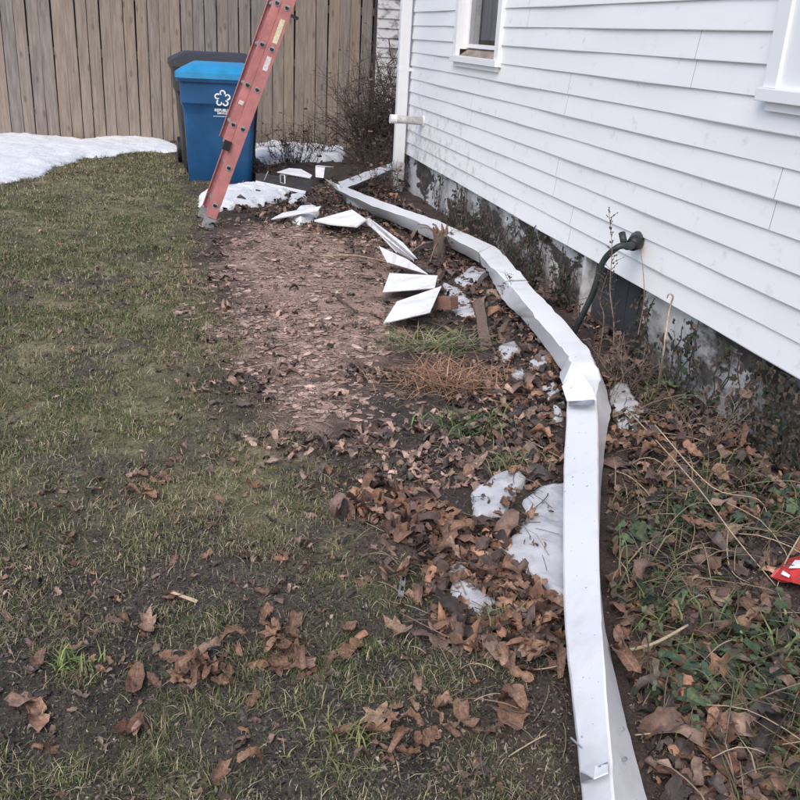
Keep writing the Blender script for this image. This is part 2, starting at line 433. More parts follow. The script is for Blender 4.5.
# ------------------------------------------------------------------ fence
fence = empty('wooden_fence', (0, 12.35, 0), 'tall weathered board fence closing off the back of the yard', 'fence')
FY = 12.35
xb = -5.2
for i in range(56):
    wd = .128 + .02 * random.random()
    if xb + wd > 2.56: break
    tp = 1.92 + random.uniform(-.012, .012)
    sk = random.uniform(-.006, .006); fy = FY + random.uniform(-.009, .009)
    gap = .0065 + .003 * random.random()
    v, f = boxv(-wd / 2 + gap, wd / 2, -.011, .011, -.1, tp)
    v = [(p[0] + (sk * p[2]), p[1] + random.uniform(-.002, .002), p[2]) for p in v]
    o = mesh('picket', v, f, 'picket', fence); bevel(o, .0035, 1)
    o.location = (xb + wd / 2, fy - FY, 0)
    xb += wd
for z in (.3, 1.0, 1.65):
    box('rail', (-5.2, 2.5, .022, .06, z - .045, z + .045), 'picket', fence)
box('added_backing', (-5.2, 2.5, .062, .075, -.1, 1.85), 'darkgap', fence)  # added dark sheet, no fence part; makes the gaps between pickets read dark

# ------------------------------------------------------------------ house
house = empty('house', (XW, 5.0, 0), 'white sided house wall with small windows along the right', 'house')
HO = (XW, 5.0, 0)
EXP = .1105          # exposure of one siding course
# windows: outer casing extents in Y and Z
w1a = gx(456.5, 57, XW); w1b = gx(501, 72.5, XW)
WIN = [dict(y0=w1b[1], y1=w1a[1], z0=(w1a[2] + w1b[2]) / 2, z1=2.75)]
w2 = gx(768.5, 101, XW)
WIN.append(dict(y0=w2[1] - 1.0, y1=w2[1], z0=w2[2], z1=2.75))
Y0, Y1 = -1.5, CORNER_Y
def course_geo(ya, yb, z0, z1, zf):
    """one lap: slanted face with a lower lip; zf = full height of the course for the slope"""
    d0 = .0; d1 = .013
    x0 = -d1 ; 
    xt = -d1 + (d1 - .001) * (z1 - z0) / zf
    n = max(2, int((yb - ya) / .35)); v = []; f = []
    for i in range(n + 1):
        y = ya + (yb - ya) * i / n
        wob = .0022 * math.sin(y * 2.3 + z0 * 31) + .0016 * math.sin(y * 5.1 + z0 * 77)
        v += [(xt + wob * .4, y, z1 + .001), (x0 + wob, y, z0 + .003), (x0 + .002 + wob, y, z0 + wob * .6), (.006, y, z0 + .001)]
    for i in range(n):
        a = i * 4
        for k in range(3): f.append((a + k, a + 4 + k, a + 5 + k, a + 1 + k))
    return v, f
def subtract(ya, yb, za, zb):
    """pieces of a course left by the windows -> list of (ya, yb, z0, z1)"""
    out = [(ya, yb, za, zb)]
    for wn in WIN:
        res = []
        for (a, b, c, d) in out:
            if b <= wn['y0'] or a >= wn['y1'] or d <= wn['z0'] + .02 or c >= wn['z1'] - .02: res.append((a, b, c, d)); continue
            if a < wn['y0']: res.append((a, wn['y0'] + .01, c, d))
            if b > wn['y1']: res.append((wn['y1'] - .01, b, c, d))
            m0, m1 = max(a, wn['y0'] + .01), min(b, wn['y1'] - .01)
            if c < wn['z0'] + .015: res.append((m0, m1, c, wn['z0'] + .015))
            if d > wn['z1'] - .015: pass
        out = res
    return out
seam = {0: [gx(570, 240, XW)[1]], 1: [gx(557, 180, XW)[1]], 3: [gx(569, 97, XW)[1], 1.2], 2: [6.6, 2.9], 4: [7.2, 3.6], 5: [5.6], 6: [4.1]}
nrows = 22
for r in range(nrows):
    cuts = [Y0] + sorted(seam.get(r, [random.uniform(1.5, 4), random.uniform(5, 8)])) + [Y1]
    for a, b in zip(cuts[:-1], cuts[1:]):
        parts = {}
        for k in range(2):
            z0 = ZB + (2 * r + k) * EXP
            for (p, q_, s, t) in subtract(a + .0012, b - .0012, z0, z0 + EXP):
                if q_ - p < .02: continue
                v, f = course_geo(p, q_, s, t, EXP)
                key = 0 if any(t2 - s2 < EXP - .001 for (_, _, s2, t2) in subtract(a, b, ZB + 2 * r * EXP, ZB + 2 * r * EXP + EXP)) else sum((p + q_) / 2 > (w_['y0'] + w_['y1']) / 2 for w_ in WIN) if any(w_['z0'] < z0 + EXP and w_['y1'] > a and w_['y0'] < b for w_ in WIN) else 0
                parts.setdefault(key, MB()).add(([(x, y - HO[1], z) for x, y, z in v], f))
        for mb in parts.values(): mb.build('siding_panel', 'siding', house)
# sheathing behind the siding, with real window openings (butted boxes)
def wall_boxes(x0, x1):
    mb = MB(); ys = sorted([Y0] + [c for wn in WIN for c in (wn['y0'] + .06, wn['y1'] - .06)] + [Y1])
    zt = ZB + nrows * 2 * EXP
    for a, b in zip(ys[:-1], ys[1:]):
        mid = (a + b) / 2; hit = [wn for wn in WIN if wn['y0'] < mid < wn['y1']]
        if not hit: mb.add(boxv(x0, x1, a - 5.0, b - 5.0, ZB + .004, zt))
        else:
            mb.add(boxv(x0, x1, a - 5.0, b - 5.0, ZB + .004, hit[0]['z0'] + .04)); mb.add(boxv(x0, x1, a - 5.0, b - 5.0, hit[0]['z1'] - .05, zt))
    return mb
wall_boxes(.0075, .12).build('sheathing', 'darkgap', house)
zt = ZB + nrows * 2 * EXP
mb = MB(); mb.add(boxv(.12, 6.0, Y1 - 5.12, Y1 - 5.001, .0, zt)); mb.add(boxv(.12, 6.0, Y0 - 5, Y0 - 4.9, 0, zt)); mb.add(boxv(5.9, 6.0, Y0 - 4.9, Y1 - 5.12, 0, zt))
mb.build('back_wall', 'old_siding', house)
ro = MB()
ro.v += [(-.35, Y0 - 5.3, zt + .01), (-.35, Y1 - 4.75, zt + .01), (3.0, Y0 - 5.3, zt + 1.7), (3.0, Y1 - 4.75, zt + 1.7), (6.35, Y0 - 5.3, zt + .01), (6.35, Y1 - 4.75, zt + .01)]
ro.f += [(0, 1, 3, 2), (2, 3, 5, 4), (0, 2, 4), (1, 5, 3), (0, 4, 5, 1)]
ro.build('roof', 'darkgap', house)
# foundation, with a dark boarded basement opening
fo_y0 = gx(640, 330, XW + .03)[1]; fo_y1 = gx(583, 300, XW + .03)[1]
def fgrid(name, ya, yb, x, mt, parent, amp):
    n = max(2, int((yb - ya) / .03)); mm_ = 18; v = []; f = []
    for i in range(n + 1):
        for k in range(mm_ + 1):
            y = ya + (yb - ya) * i / n; z = -.12 + (ZB + .008 + .12) * k / mm_
            e = (float(fbm(np.array([y]), np.array([z]), 6, 3, 3)[0]) - .5) * amp
            v.append((x + e, y - 5.0, z))
    for i in range(n):
        for k in range(mm_):
            a = i * (mm_ + 1) + k; f.append((a, a + 1, a + mm_ + 2, a + mm_ + 1))
    return mesh(name, v, f, mt, parent, True)
fgrid('foundation', fo_y1, Y1 - .02, .035, 'foundation', house, .03)
fgrid('foundation', Y0, fo_y0, .035, 'foundation', house, .03)
op = box('basement_opening', (.10, .14, fo_y0 - 5.04, fo_y1 - 4.96, -.1, ZB + .003), 'recess', house)
for i in range(5):
    yy = fo_y0 - 5 + (fo_y1 - fo_y0) * (i + .5) / 5
    box('board', (.078, .098, yy - (fo_y1 - fo_y0) / 10 + .004, yy + (fo_y1 - fo_y0) / 10 - .004, -.1, ZB - .002), 'recess', op)
box('jamb', (.012, .1, fo_y1 - 5.012, fo_y1 - 4.985, -.1, ZB - .003), 'spout_dirty', op)
# windows
for wi, wn in enumerate(WIN):
    a, b, c, d = wn['y0'] - 5, wn['y1'] - 5, wn['z0'], wn['z1']
    cw = .075
    win = mesh('window', *boxv(.05, .062, a + cw, a + cw + .03, c + .11, d - .1), 'trim', house)   # sash stile, near side
    mb = MB()
    mb.add(boxv(-.034, .0, a, a + cw, c + .045, d)); mb.add(boxv(-.034, .0, b - cw, b, c + .045, d))
    mb.add(boxv(-.034, .0, a + cw, b - cw, d - .08, d - .001))
    mb.add(boxv(-.0005, .10, b - cw - .003, b - cw + .012, c + .09, d - .08)); mb.add(boxv(-.0005, .10, a + cw - .012, a + cw + .003, c + .09, d - .08))
    mb.build('casing', 'trim', win)
    st = MB()
    st.add(boxv(.048, .064, b - cw - .045, b - cw - .003, c + .10, d - .08)); st.add(boxv(.049, .063, a + cw + .032, b - cw - .046, c + .10, c + .128))
    st.build('sash', 'trim', win)
    box('sill', (-.052, -.002, a - .012, b + .012, c, c + .044), 'trim', win, .003)
    box('apron', (-.030, -.003, a + .03, b - .03, c - .03, c - .001), 'trim', win)
    mesh('sill_board', [(-.002, a + cw, c + .043), (-.002, b - cw, c + .043), (.075, b - cw, c + .1), (.075, a + cw, c + .1), (.075, a + cw, c), (.075, b - cw, c), (-.002, b - cw, c), (-.002, a + cw, c)],
         [(0, 3, 2, 1), (3, 4, 5, 2), (4, 7, 6, 5), (0, 1, 6, 7)], 'sillwood' if wi == 0 else 'trim', win)
    box('pane', (.054, .058, a + cw + .03, b - cw - .045, c + .125, d - .1), 'glass', win)
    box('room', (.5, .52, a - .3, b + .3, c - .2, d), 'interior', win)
    cu = MB(); nn = 26
    for side in (0, 1):
        y_a, y_b = ((b - cw - .40, b - cw), (a + cw, a + cw + .14))[side]
        o0 = len(cu.v)
        for i in range(nn + 1):
            yy = y_a + (y_b - y_a) * i / nn; xx = .16 + .014 * math.sin(i * 1.5)
            cu.v += [(xx, yy, c + .16), (xx, yy, d)]
        for i in range(nn): cu.f.append((o0 + 2 * i, o0 + 2 * i + 2, o0 + 2 * i + 3, o0 + 2 * i + 1))
    cu.build('curtain', 'curtain', win, True)
    if wi == 1:                              # closed white storm panel in the near window
        box('storm_panel', (-.02, -.004, a + cw - .004, b - cw + .004, c + .0445, d - .09), 'trim', win)
# corner trim and downspout
box('corner_trim', (-.028, .0, Y1 - 5.075, Y1 - 4.998, ZB - .01, zt), 'trim', house, .003)
box('corner_trim', (.0005, .08, Y1 - 4.9975, Y1 - 4.97, ZB - .01, zt), 'trim', house, .003)
dsy = Y1 - 5.0 - .19
sp = box('downspout', (-.125, -.030, dsy - .04, dsy + .04, .30, zt - .1), 'trim', house, .008)
box('boot', (-.13, -.026, dsy - .045, dsy + .045, .10, .3), 'spout_dirty', sp, .008)
for z in (1.1, 2.6):
    box('strap', (-.128, -.001, dsy - .042, dsy + .042, z, z + .03), 'trim', sp)
# capped drain pipe stub
pp = gx(424, 121.5, XW)
v, f = tube([(.01, pp[1] - 5, pp[2]), (-.06, pp[1] - 5, pp[2] + .004), (-.12, pp[1] - 5, pp[2] + .006), (-.28, pp[1] - 5, pp[2] + .012)], .034, 14)
pipe = mesh('drain_pipe', v, f, 'spout_dirty', house, True)
v, f = tube([(-.018, pp[1] - 5, pp[2] + .003), (-.004, pp[1] - 5, pp[2] + .003)], .048, 16); mesh('flange', v, f, 'trim', pipe)
v, f = tube([(-.245, pp[1] - 5, pp[2] + .011), (-.30, pp[1] - 5, pp[2] + .013)], .038, 14); mesh('cap', v, f, 'trim', pipe, False)

# ------------------------------------------------------------------ outbuilding behind the corner
GYF = 12.05
gx0 = gy(376, 60, GYF)[0]
shed = empty('garage', (gx0, GYF, 0), 'old building end with flaking white clapboards behind the downspout', 'building')
for i in range(24):
    z0 = .12 + i * .112
    o = mesh('clapboard', [(0, 0, z0 + .112), (3.2, 0, z0 + .112), (3.2, -.016, z0 + .002), (0, -.016, z0 + .002), (0, .02, z0), (3.2, .02, z0), (0, .02, z0 + .112), (3.2, .02, z0 + .112)],
             [(0, 3, 2, 1), (3, 4, 5, 2), (0, 6, 4, 3), (1, 2, 5, 7)], 'old_siding', shed)
box('wall', (.02, 3.2, .021, 3.0, -.1, 2.8), 'darkgap', shed)
box('foundation', (.01, 3.2, .003, .0205, -.1, .119), 'foundation', shed)

# ------------------------------------------------------------------ bins
def bin_mesh(name, root, wd, dp, ht, mb_, ml, emblem=False, lid_tilt=0.0):
    W0, W1 = wd * .40, wd * .5          # half width bottom / top
    D0, D1 = dp * .36, dp * .5
    prof = [(0, W0, D0), (.03, W0 + .012, D0 + .012), (.60 * ht, W0 + (W1 - W0) * .55, D0 + (D1 - D0) * .55),
            (.66 * ht, W0 + (W1 - W0) * .62, D0 + (D1 - D0) * .62), (.705 * ht, W1 * .975, D1 * .975), (.86 * ht, W1 * .985, D1 * .985), (.90 * ht, W1 * 1.0, D1)]
    v = []; f = []; n = 0
    def ring(z, a, b, r=.06):
        pts = []
        for (sx, sy, t0) in ((1, -1, -90), (1, 1, 0), (-1, 1, 90), (-1, -1, 180)):
            for k in range(4):
                t = math.radians(t0 + 30 * k); pts.append((sx * (a - r) + r * math.cos(t), sy * (b - r) + r * math.sin(t), z))
        return pts
    rings = [ring(*p) for p in prof]; n = 16
    for rg in rings: v += rg
    for i in range(len(rings) - 1):
        for k in range(n): f.append((i * n + k, i * n + (k + 1) % n, (i + 1) * n + (k + 1) % n, (i + 1) * n + k))
    f.append(tuple(range(n - 1, -1, -1))); f.append(tuple(len(v) - n + k for k in range(n)))
    body = mesh('body', v, f, mb_, root); bevel_shade(body)
    rim = [ring(.885 * ht, W1 + .018, D1 + .018), ring(.905 * ht, W1 + .022, D1 + .022), ring(.93 * ht, W1 + .02, D1 + .02), ring(.931 * ht, W1 - .01, D1 - .01)]
    v = sum(rim, []); f = [(i * n + k, i * n + (k + 1) % n, (i + 1) * n + (k + 1) % n, (i + 1) * n + k) for i in range(3) for k in range(n)]
    mesh('rim', v, f, mb_, root)
    lr = [ring(.915 * ht, W1 + .032, D1 + .032, .07), ring(.962 * ht, W1 + .03, D1 + .03, .07), ring(.978 * ht, W1 + .012, D1 + .012, .07), ring(1.03 * ht, W1 - .09, D1 - .13, .05), ring(1.045 * ht, W1 - .13, D1 - .2, .05)]
    v = sum(lr, []); f = [(i * n + k, i * n + (k + 1) % n, (i + 1) * n + (k + 1) % n, (i + 1) * n + k) for i in range(4) for k in range(n)]
    f.append(tuple(4 * n + k for k in range(n))); f.append(tuple(range(n - 1, -1, -1)))
    lid = mesh('lid', v, f, ml, root); bevel_shade(lid)
    # hinge bar handle at back (+y), wheels
    v, f = tube([(-W1 * .8, D1 + .07, .93 * ht), (W1 * .8, D1 + .07, .93 * ht)], .017, 8); mesh('handle', v, f, mb_, root)
    for s in (-1, 1):
        v, f = tube([(s * (W0 + .05), D0 + .03, .13), (s * (W0 - .0), D0 + .03, .13)], .13, 20)
        wh = mesh('wheel', v, f, 'black', root)
        v, f = tube([(s * (W0 + .054), D0 + .03, .13), (s * (W0 + .04), D0 + .03, .13)], .06, 14); mesh('hub', v, f, 'darkbin', wh)
    return body, lid, D0, D1, W0, W1
def bevel_shade(o):
    o.data.polygons.foreach_set('use_smooth', [True] * len(o.data.polygons))
    try:
        o.data.set_sharp_from_angle(angle=math.radians(28))
    except Exception: pass
bb = gz(219, 184); bl_ = bb + np.array((.035, .33, 0))
BINH = 1.03
blue = empty('recycling_bin', (bl_[0], bl_[1], float(hgt(bl_[0], bl_[1]))), 'blue wheeled recycling bin with bright blue lid behind the ladder', 'bin')
blue.rotation_euler = (0, 0, math.radians(-4))
body, lid, D0, D1, W0, W1 = bin_mesh('bin', blue, .71, .70, BINH, 'blue', 'lidblue')
def text_mesh(name, s, size, mt, parent, M4, extr=.0006):
    cu = bpy.data.curves.new(name, 'FONT'); cu.body = s; cu.size = size; cu.align_x = 'CENTER'; cu.extrude = extr; cu.resolution_u = 2
    try: cu.offset = size * .03
    except Exception: pass
    t = bpy.data.objects.new(name, cu); COL.objects.link(t)
    dg = bpy.context.evaluated_depsgraph_get(); me = bpy.data.meshes.new_from_object(t.evaluated_get(dg))
    bpy.data.objects.remove(t); me.name = name; me.materials.clear(); me.materials.append(M[mt]); me.transform(M4)
    return link(bpy.data.objects.new(name, me), parent)
# front panel plane (upper, near vertical): y at height z
zf = .80 * BINH; fy_ = -(D1 * .982) - .0025
def front(x, z): return Matrix.Translation((x, fy_, z)) @ Matrix.Rotation(math.radians(90 + .8), 4, 'X')
ex = .035
mb = MB()
for k in range(5):                        # five curled loops around a star gap
    t0 = math.radians(90 + 72 * k)
    cx, cz = .047 * math.cos(t0), .047 * math.sin(t0)
    pts = []
    for j in range(15):
        t = t0 - math.radians(115) + math.radians(265) * j / 14
        r = .024 - .006 * j / 14
        pts.append((cx + r * math.cos(t), cz + r * math.sin(t)))
    wv = .0075
    o0 = len(mb.v)
    for j, p in enumerate(pts):
        d = np.array(pts[min(j + 1, 14)]) - np.array(pts[max(j - 1, 0)]); d = d / np.linalg.norm(d); nn_ = np.array((-d[1], d[0])) * wv * (1 - .3 * j / 14)
        for e in (p + nn_, p - nn_): mb.v.append((e[0], e[1], .0008))
        for e in (p + nn_, p - nn_): mb.v.append((e[0], e[1], -.0008))
    for j in range(14):
        a = o0 + 4 * j; mb.f += [(a, a + 1, a + 5, a + 4), (a + 2, a + 6, a + 7, a + 3), (a, a + 4, a + 6, a + 2), (a + 1, a + 3, a + 7, a + 5)]
em = mb.build('emblem', 'white', body); em.data.transform(front(ex, .755 * BINH))
text_mesh('lettering', 'REPUBLIC', .034, 'white', body, front(ex, .755 * BINH - .115))
text_mesh('lettering', 'SERVICES', .024, 'white', body, front(ex, .755 * BINH - .138))
em2 = mesh('print_line', *boxv(-.085, .085, -.002, .002, -.0008, .0008), 'white', body); em2.data.transform(front(ex, .755 * BINH - .158))

bk = bl_ + np.array((-.0, .80, 0))
dark = empty('trash_bin', (bk[0], bk[1], float(hgt(bk[0], bk[1]))), 'dark grey trash bin standing behind the blue recycling bin', 'bin')
dark.rotation_euler = (0, 0, math.radians(3))
bin_mesh('bin', dark, .86, .74, 1.08, 'darkbin', 'darkbin')

# ------------------------------------------------------------------ ladder
lf = gz(206, 226); lz = float(hgt(lf[0], lf[1]))
lad = empty('extension_ladder', (lf[0], lf[1], lz), 'faded red extension ladder leaning beside the blue bin', 'ladder')
lt = gy(289, 6, lf[1]); lb = gy(217, 203.7, lf[1])
ang = math.atan2(lt[2] - lb[2], lt[0] - lb[0])            # lean in the XZ plane
SP = np.linalg.norm(lt - lb) / 5                          # rung spacing
# local frame: u along the rails, d across the rail face (towards the climber, up-left), y along rungs
U = np.array((math.cos(ang), 0, math.sin(ang))); Dv = np.array((-math.sin(ang), 0, math.cos(ang)))
LW = .42; LY = np.array((-.03, .9995, 0))
def LP(u, d, y): return U * u + Dv * d + LY * y
def lbox(u0, u1, d0, d1, y0, y1):
    v = [LP(u, d, y) for (u, d, y) in [(u0, d0, y0), (u1, d0, y0), (u1, d1, y0), (u0, d1, y0), (u0, d0, y1), (u1, d0, y1), (u1, d1, y1), (u0, d1, y1)]]
    return [tuple(p) for p in v], [(0, 3, 2, 1), (4, 5, 6, 7), (0, 1, 5, 4), (1, 2, 6, 5), (2, 3, 7, 6), (3, 0, 4, 7)]
def rail(u0, u1, d0, d1, y, sgn, name='rail'):
    """C channel: web + two flanges (opening outward)"""
    mb = MB(); t = .004; fl = .026
    w_ = mesh(name, *lbox(u0, u1, d0, d1, y - t / 2, y + t / 2), 'red', lad)
    mb.add(lbox(u0, u1, d0 - .001, d0 + t, y - sgn * fl, y - sgn * .0021)); mb.add(lbox(u0, u1, d1 - t, d1 + .001, y - sgn * fl, y - sgn * .0021))
    mb.build('flange', 'red', w_)
    return w_
RD = .082
L_total = 5.1
base_d0, fly_d0 = -.045, .040
u_fly0 = .64
r1 = rail(.09, 3.3, base_d0, base_d0 + RD, 0, -1); r2 = rail(.09, 3.3, base_d0, base_d0 + RD, LW, 1)
r3 = rail(u_fly0, L_total, fly_d0, fly_d0 + RD * .68, .022, -1); r4 = rail(u_fly0, L_total, fly_d0, fly_d0 + RD * .68, LW - .022, 1)
for y in (0, LW):
    ft = mesh('foot', *lbox(-.0, .085, base_d0 - .004, base_d0 + RD + .004, y - .007, y + .007), 'alu', lad)
    mesh('tread', *lbox(-.012, .0, base_d0 - .02, base_d0 + RD + .02, y - .025, y + .025), 'black', ft)
u1 = np.linalg.norm(lb - lf) + .0
def rung(u, d, y0, y1):
    v, f = tube([LP(u, d, y0), LP(u, d, y1)], .016, 10); return mesh('rung', v, f, 'alu', lad, False)
def endcap(u, d, y, par):
    seg = 14; ring_o = []; ring_i = []; 
    for k in range(seg):
        t = 2 * math.pi * k / seg
        a, b = math.cos(t), math.sin(t)
        b2 = min(b, .55)
        ring_o.append(LP(u + .021 * b, d + .021 * a, y - .006)); ring_i.append(LP(u + .0145 * b2, d + .0145 * a, y - .0085))
    ctr = LP(u, d, y + .0)
    ro_b = [p + LY * .005 for p in ring_o]
    v = [tuple(p) for p in ring_o + ro_b]; f = [(k, (k + 1) % seg, seg + (k + 1) % seg, seg + k) for k in range(seg)] + [tuple(range(seg - 1, -1, -1))]
    c1 = mesh('rung_end', v, f, 'alu', par)
    v = [tuple(p) for p in ring_i] + [tuple(p + LY * .002) for p in ring_i]
    mesh('socket', v, [tuple(range(seg - 1, -1, -1))] + [(k, (k + 1) % seg, seg + (k + 1) % seg, seg + k) for k in range(seg)], 'black', c1)
for k in range(10):
    u = u1 + k * SP
    if u < 3.25:
        rg = rung(u, base_d0 + RD * .5, .003, LW - .003)
        if k < 7: endcap(u, base_d0 + RD * .5, -.0, rg)
for k in range(16):
    u = u1 + (k + 2) * SP + .004
    if u_fly0 < u < L_total - .05:
        rg = rung(u, fly_d0 + RD * .34, .025, LW - .025)
        if k < 6: endcap(u, fly_d0 + RD * .34, .02, rg)
for (ua, ub, mt) in ((u1 + 4.15 * SP, u1 + 4.72 * SP, 'sticker'), (u1 + 3.48 * SP, u1 + 3.82 * SP, 'sticker2'), (u1 + 2.52 * SP, u1 + 2.62 * SP, 'sticker2')):
    dd = base_d0 if mt != 'x' else 0
    off = .0 if ua > u1 + 3 * SP else .075
    mesh('sticker', *lbox(ua, ub, base_d0 + off + .022, base_d0 + off + .056, -.0035 + (off > 0) * .0185, -.0022 + (off > 0) * .0178), mt, r1 if not off else r3)
mesh('guide_bracket', *lbox(u_fly0 - .05, u_fly0 + .02, fly_d0 - .004, fly_d0 + RD * .6, -.02, .045), 'black', lad)
mesh('rung_lock', *lbox(u1 + 4.85 * SP, u1 + 4.92 * SP, base_d0 - .055, base_d0 - .002, -.02, .02), 'black', lad)

# ------------------------------------------------------------------ snow and ice patches (thickness maps)
def patch(name, pts, thick, mt, step, label, cat, edge=.06, rough=.05, group=None, lift=.004, holes=0.0):
    P = poly(pts); lo = P.min(0) - .08; hi = P.max(0) + .08
    xs = np.arange(lo[0], hi[0], step); ys = np.arange(lo[1], hi[1], step)
    A, B = np.meshgrid(xs, ys); x, y = A.ravel(), B.ravel()
    sdv = sdist(P, np.stack([x, y], 1)) + (fbm(x, y, 7, 4, 13) - .5) * rough * 2 + (fbm(x, y, 28, 3, 43) - .5) * rough * .7
    if holes: sdv = sdv - holes * sstep(.58, .7, fbm(x, y, 11, 3, 63)) * edge * 3
    t = sstep(-.004, edge, sdv)
    z = hgt(x, y) + lift + thick * np.sqrt(t) * (.65 + .7 * fbm(x, y, 3.2, 4, 23)) - .05 * (sdv < -.004)
    keep = sdv > -1.8 * step - .004
    n = len(xs); ok = keep.reshape(len(ys), n)
    cell = ok[:-1, :-1] & ok[:-1, 1:] & ok[1:, 1:] & ok[1:, :-1]
    ii = np.arange(len(x)).reshape(len(ys), n)
    q = np.stack([ii[:-1, :-1], ii[:-1, 1:], ii[1:, 1:], ii[1:, :-1]], -1)[cell]
    if not len(q): return None
    use = np.unique(q); mp = np.full(len(x), -1); mp[use] = np.arange(len(use))
    ctr = np.array((x[use].mean(), y[use].mean(), 0))
    V = np.stack([x, y, z], 1)[use] - ctr
    q = mp[q]
    o = fast_mesh(name, V, q.ravel(), np.arange(len(q)) * 4, np.full(len(q), 4), mt, None, True)
    o.location = ctr
    return tag(o, label, cat, group)
patch('snow_patch', [(-260, 136), (-60, 133), (0, 132), (25, 133), (60, 138), (85, 139), (105, 137), (150, 138), (170, 142), (181, 149), (178, 153), (150, 153), (125, 155), (100, 158), (83, 157), (78, 162), (55, 168), (45, 175), (20, 181), (0, 184), (-60, 192), (-300, 200)],
      .035, 'snow', .03, 'large old snow patch on the lawn along the fence', 'snow', .15, .05)
patch('snow_patch', [(250, 147), (270, 144), (300, 147), (345, 150), (343, 160), (320, 163), (285, 164), (265, 165), (255, 156)], .06, 'snow', .022, 'snow patch with twigs between blue bin and dead brush', 'snow', .1, .04, holes=.25)
patch('snow_patch', [(196, 198), (205, 192), (245, 187), (275, 189), (292, 194), (288, 202), (265, 206), (240, 206), (205, 211), (197, 205)], .05, 'snow', .018, 'snow patch on the soil right behind the foot of the ladder', 'snow', .08, .04, holes=.3)
patch('snow_patch', [(290, 198), (302, 194), (307, 200), (300, 207), (288, 207)], .03, 'snow', .012, 'small broken lump of snow beside the white scrap sheets', 'snow', .04, .03)
patch('snow_patch', [(291, 222), (296, 214), (312, 211), (321, 214), (316, 221), (300, 225)], .06, 'snow', .012, 'dirty snow lump wedged between two white scrap sheets', 'snow', .05, .02)
ICE = [([(473, 497), (490, 482), (515, 474), (524, 482), (514, 500), (506, 514), (478, 520)], 'pale ice patch with crisp edge in leaves left of gutter', .02),
       ([(503, 552), (530, 522), (522, 505), (545, 490), (580, 484), (580, 600), (545, 596), (531, 577), (505, 560)], 'large grey ice sheet tucked under the left edge of gutter', .014),
       ([(447, 574), (462, 556), (472, 588), (494, 602), (500, 620), (480, 624), (458, 606)], 'narrow ice strip showing through the brown leaf pile', .016),
       ([(497, 352), (513, 346), (519, 357), (505, 365)], 'small white ice scrap below the wooden stake', .02),
       ([(506, 377), (520, 373), (524, 382), (512, 387)], 'small ice scrap between the straw tuft and the gutter', .02),
       ([(529, 369), (546, 361), (548, 371), (536, 375)], 'sliver of ice close to the gutter bend', .015),
       ([(540, 394), (556, 388), (560, 399), (548, 404)], 'ice chip left of the grey seam strap', .015),
       ([(551, 414), (563, 410), (564, 423), (553, 425)], 'ice chip below the grey seam strap', .015),
       ([(608, 400), (622, 391), (642, 420), (634, 440), (618, 431)], 'blue grey ice patch right of the gutter bend', .012),
       ([(455, 283), (470, 275), (487, 279), (482, 288), (466, 289)], 'grey ice patch between scrap sheets and gutter', .015),
       ([(442, 286), (458, 290), (475, 309), (474, 318), (455, 314), (450, 300)], 'leaf specked ice patch beside the wood block', .015)]
for pts, lab, th in ICE:
    patch('ice_patch', pts, th * .45, 'ice', .009, lab, 'ice', .008, .016, lift=.012, holes=.5 if len(pts) > 5 else 0, group='melting ice patches among the leaves')

# ------------------------------------------------------------------ long crumpled gutter
gut = empty('gutter', tuple(gz(540, 340)), 'long crumpled white gutter bent across the leaves along the house', 'gutter')
GO = np.array(gut.location)
GLIFT = .0
def G(px, py, z): return gz(px, py, z + GLIFT)
def station(tl, tr, bl=None, br=None, zt_=.11, zb_=.005, zl=None):
    q0 = gz(*tl); q0 = gz(tl[0], tl[1], .1); gl = float(hgt(q0[0], q0[1])); zt_ += gl; zb_ += gl; zl = zl + gl if zl is not None else None
    TL = G(tl[0], tl[1], zt_ if zl is None else zl); TR = G(tr[0], tr[1], zt_)
    BL = G(bl[0], bl[1], zb_) if bl else TL * (1, 1, 0) + (0.0, 0, zb_ + GLIFT)
    BR = G(br[0], br[1], zb_) if br else TR * (1, 1, 0) + (0.012, 0, zb_)
    return [BL, TL, TR, BR]
def loft(name, sts, mt, parent, sub=6, amp=.003, seed=1, caps=True):
    rs = np.random.default_rng(seed)
    rows = []
    for i in range(len(sts) - 1):
        for k in range(sub):
            t = k / sub; rows.append([(1 - t) * np.array(a) + t * np.array(b) for a, b in zip(sts[i], sts[i + 1])])
    rows.append([np.array(p) for p in sts[-1]])
    v = []; f = []; n = 8
    for r_ in rows:
        j = rs.normal(0, amp, (4, 3))
        q4 = [p + e - GO for p, e in zip(r_, j)]
        ring8 = []
        for a in range(4):                      # small bevels at each corner of the section
            pv, nx_ = q4[(a - 1) % 4], q4[(a + 1) % 4]; c = q4[a]
            for o_ in (pv, nx_):
                d = o_ - c; L = np.linalg.norm(d) + 1e-9; ring8.append(c + d / L * min(.006, L * .3))
        v += [tuple(p) for p in ring8]
    for i in range(len(rows) - 1):
        for k in range(n): f.append((i * n + k, i * n + (k + 1) % n, (i + 1) * n + (k + 1) % n, (i + 1) * n + k))
    if caps: f.append(tuple(range(n - 1, -1, -1))); f.append(tuple((len(rows) - 1) * n + k for k in range(n)))
    o = mesh(name, v, f, mt, parent)
    bmx = bmesh.new(); bmx.from_mesh(o.data); bmesh.ops.recalc_face_normals(bmx, faces=bmx.faces[:]); bmx.to_mesh(o.data); bmx.free()
    o.data.polygons.foreach_set('use_smooth', [True] * len(o.data.polygons))
    try: o.data.set_sharp_from_angle(angle=math.radians(24))
    except Exception: pass
    return o
GLIFT = .035
secA = loft('gutter_section', [station((338, 190), (346, 187), (340, 195)), station((373, 206), (380, 200.5), (372, 212)), station((402, 215), (405, 209), (401, 226)),
        station((435, 229), (437, 220), (431, 239)), station((447, 235), (450, 226), (446, 245)), station((479, 252.5), (493, 245), (479, 263))], 'metal', gut, 5, .0018, 2)
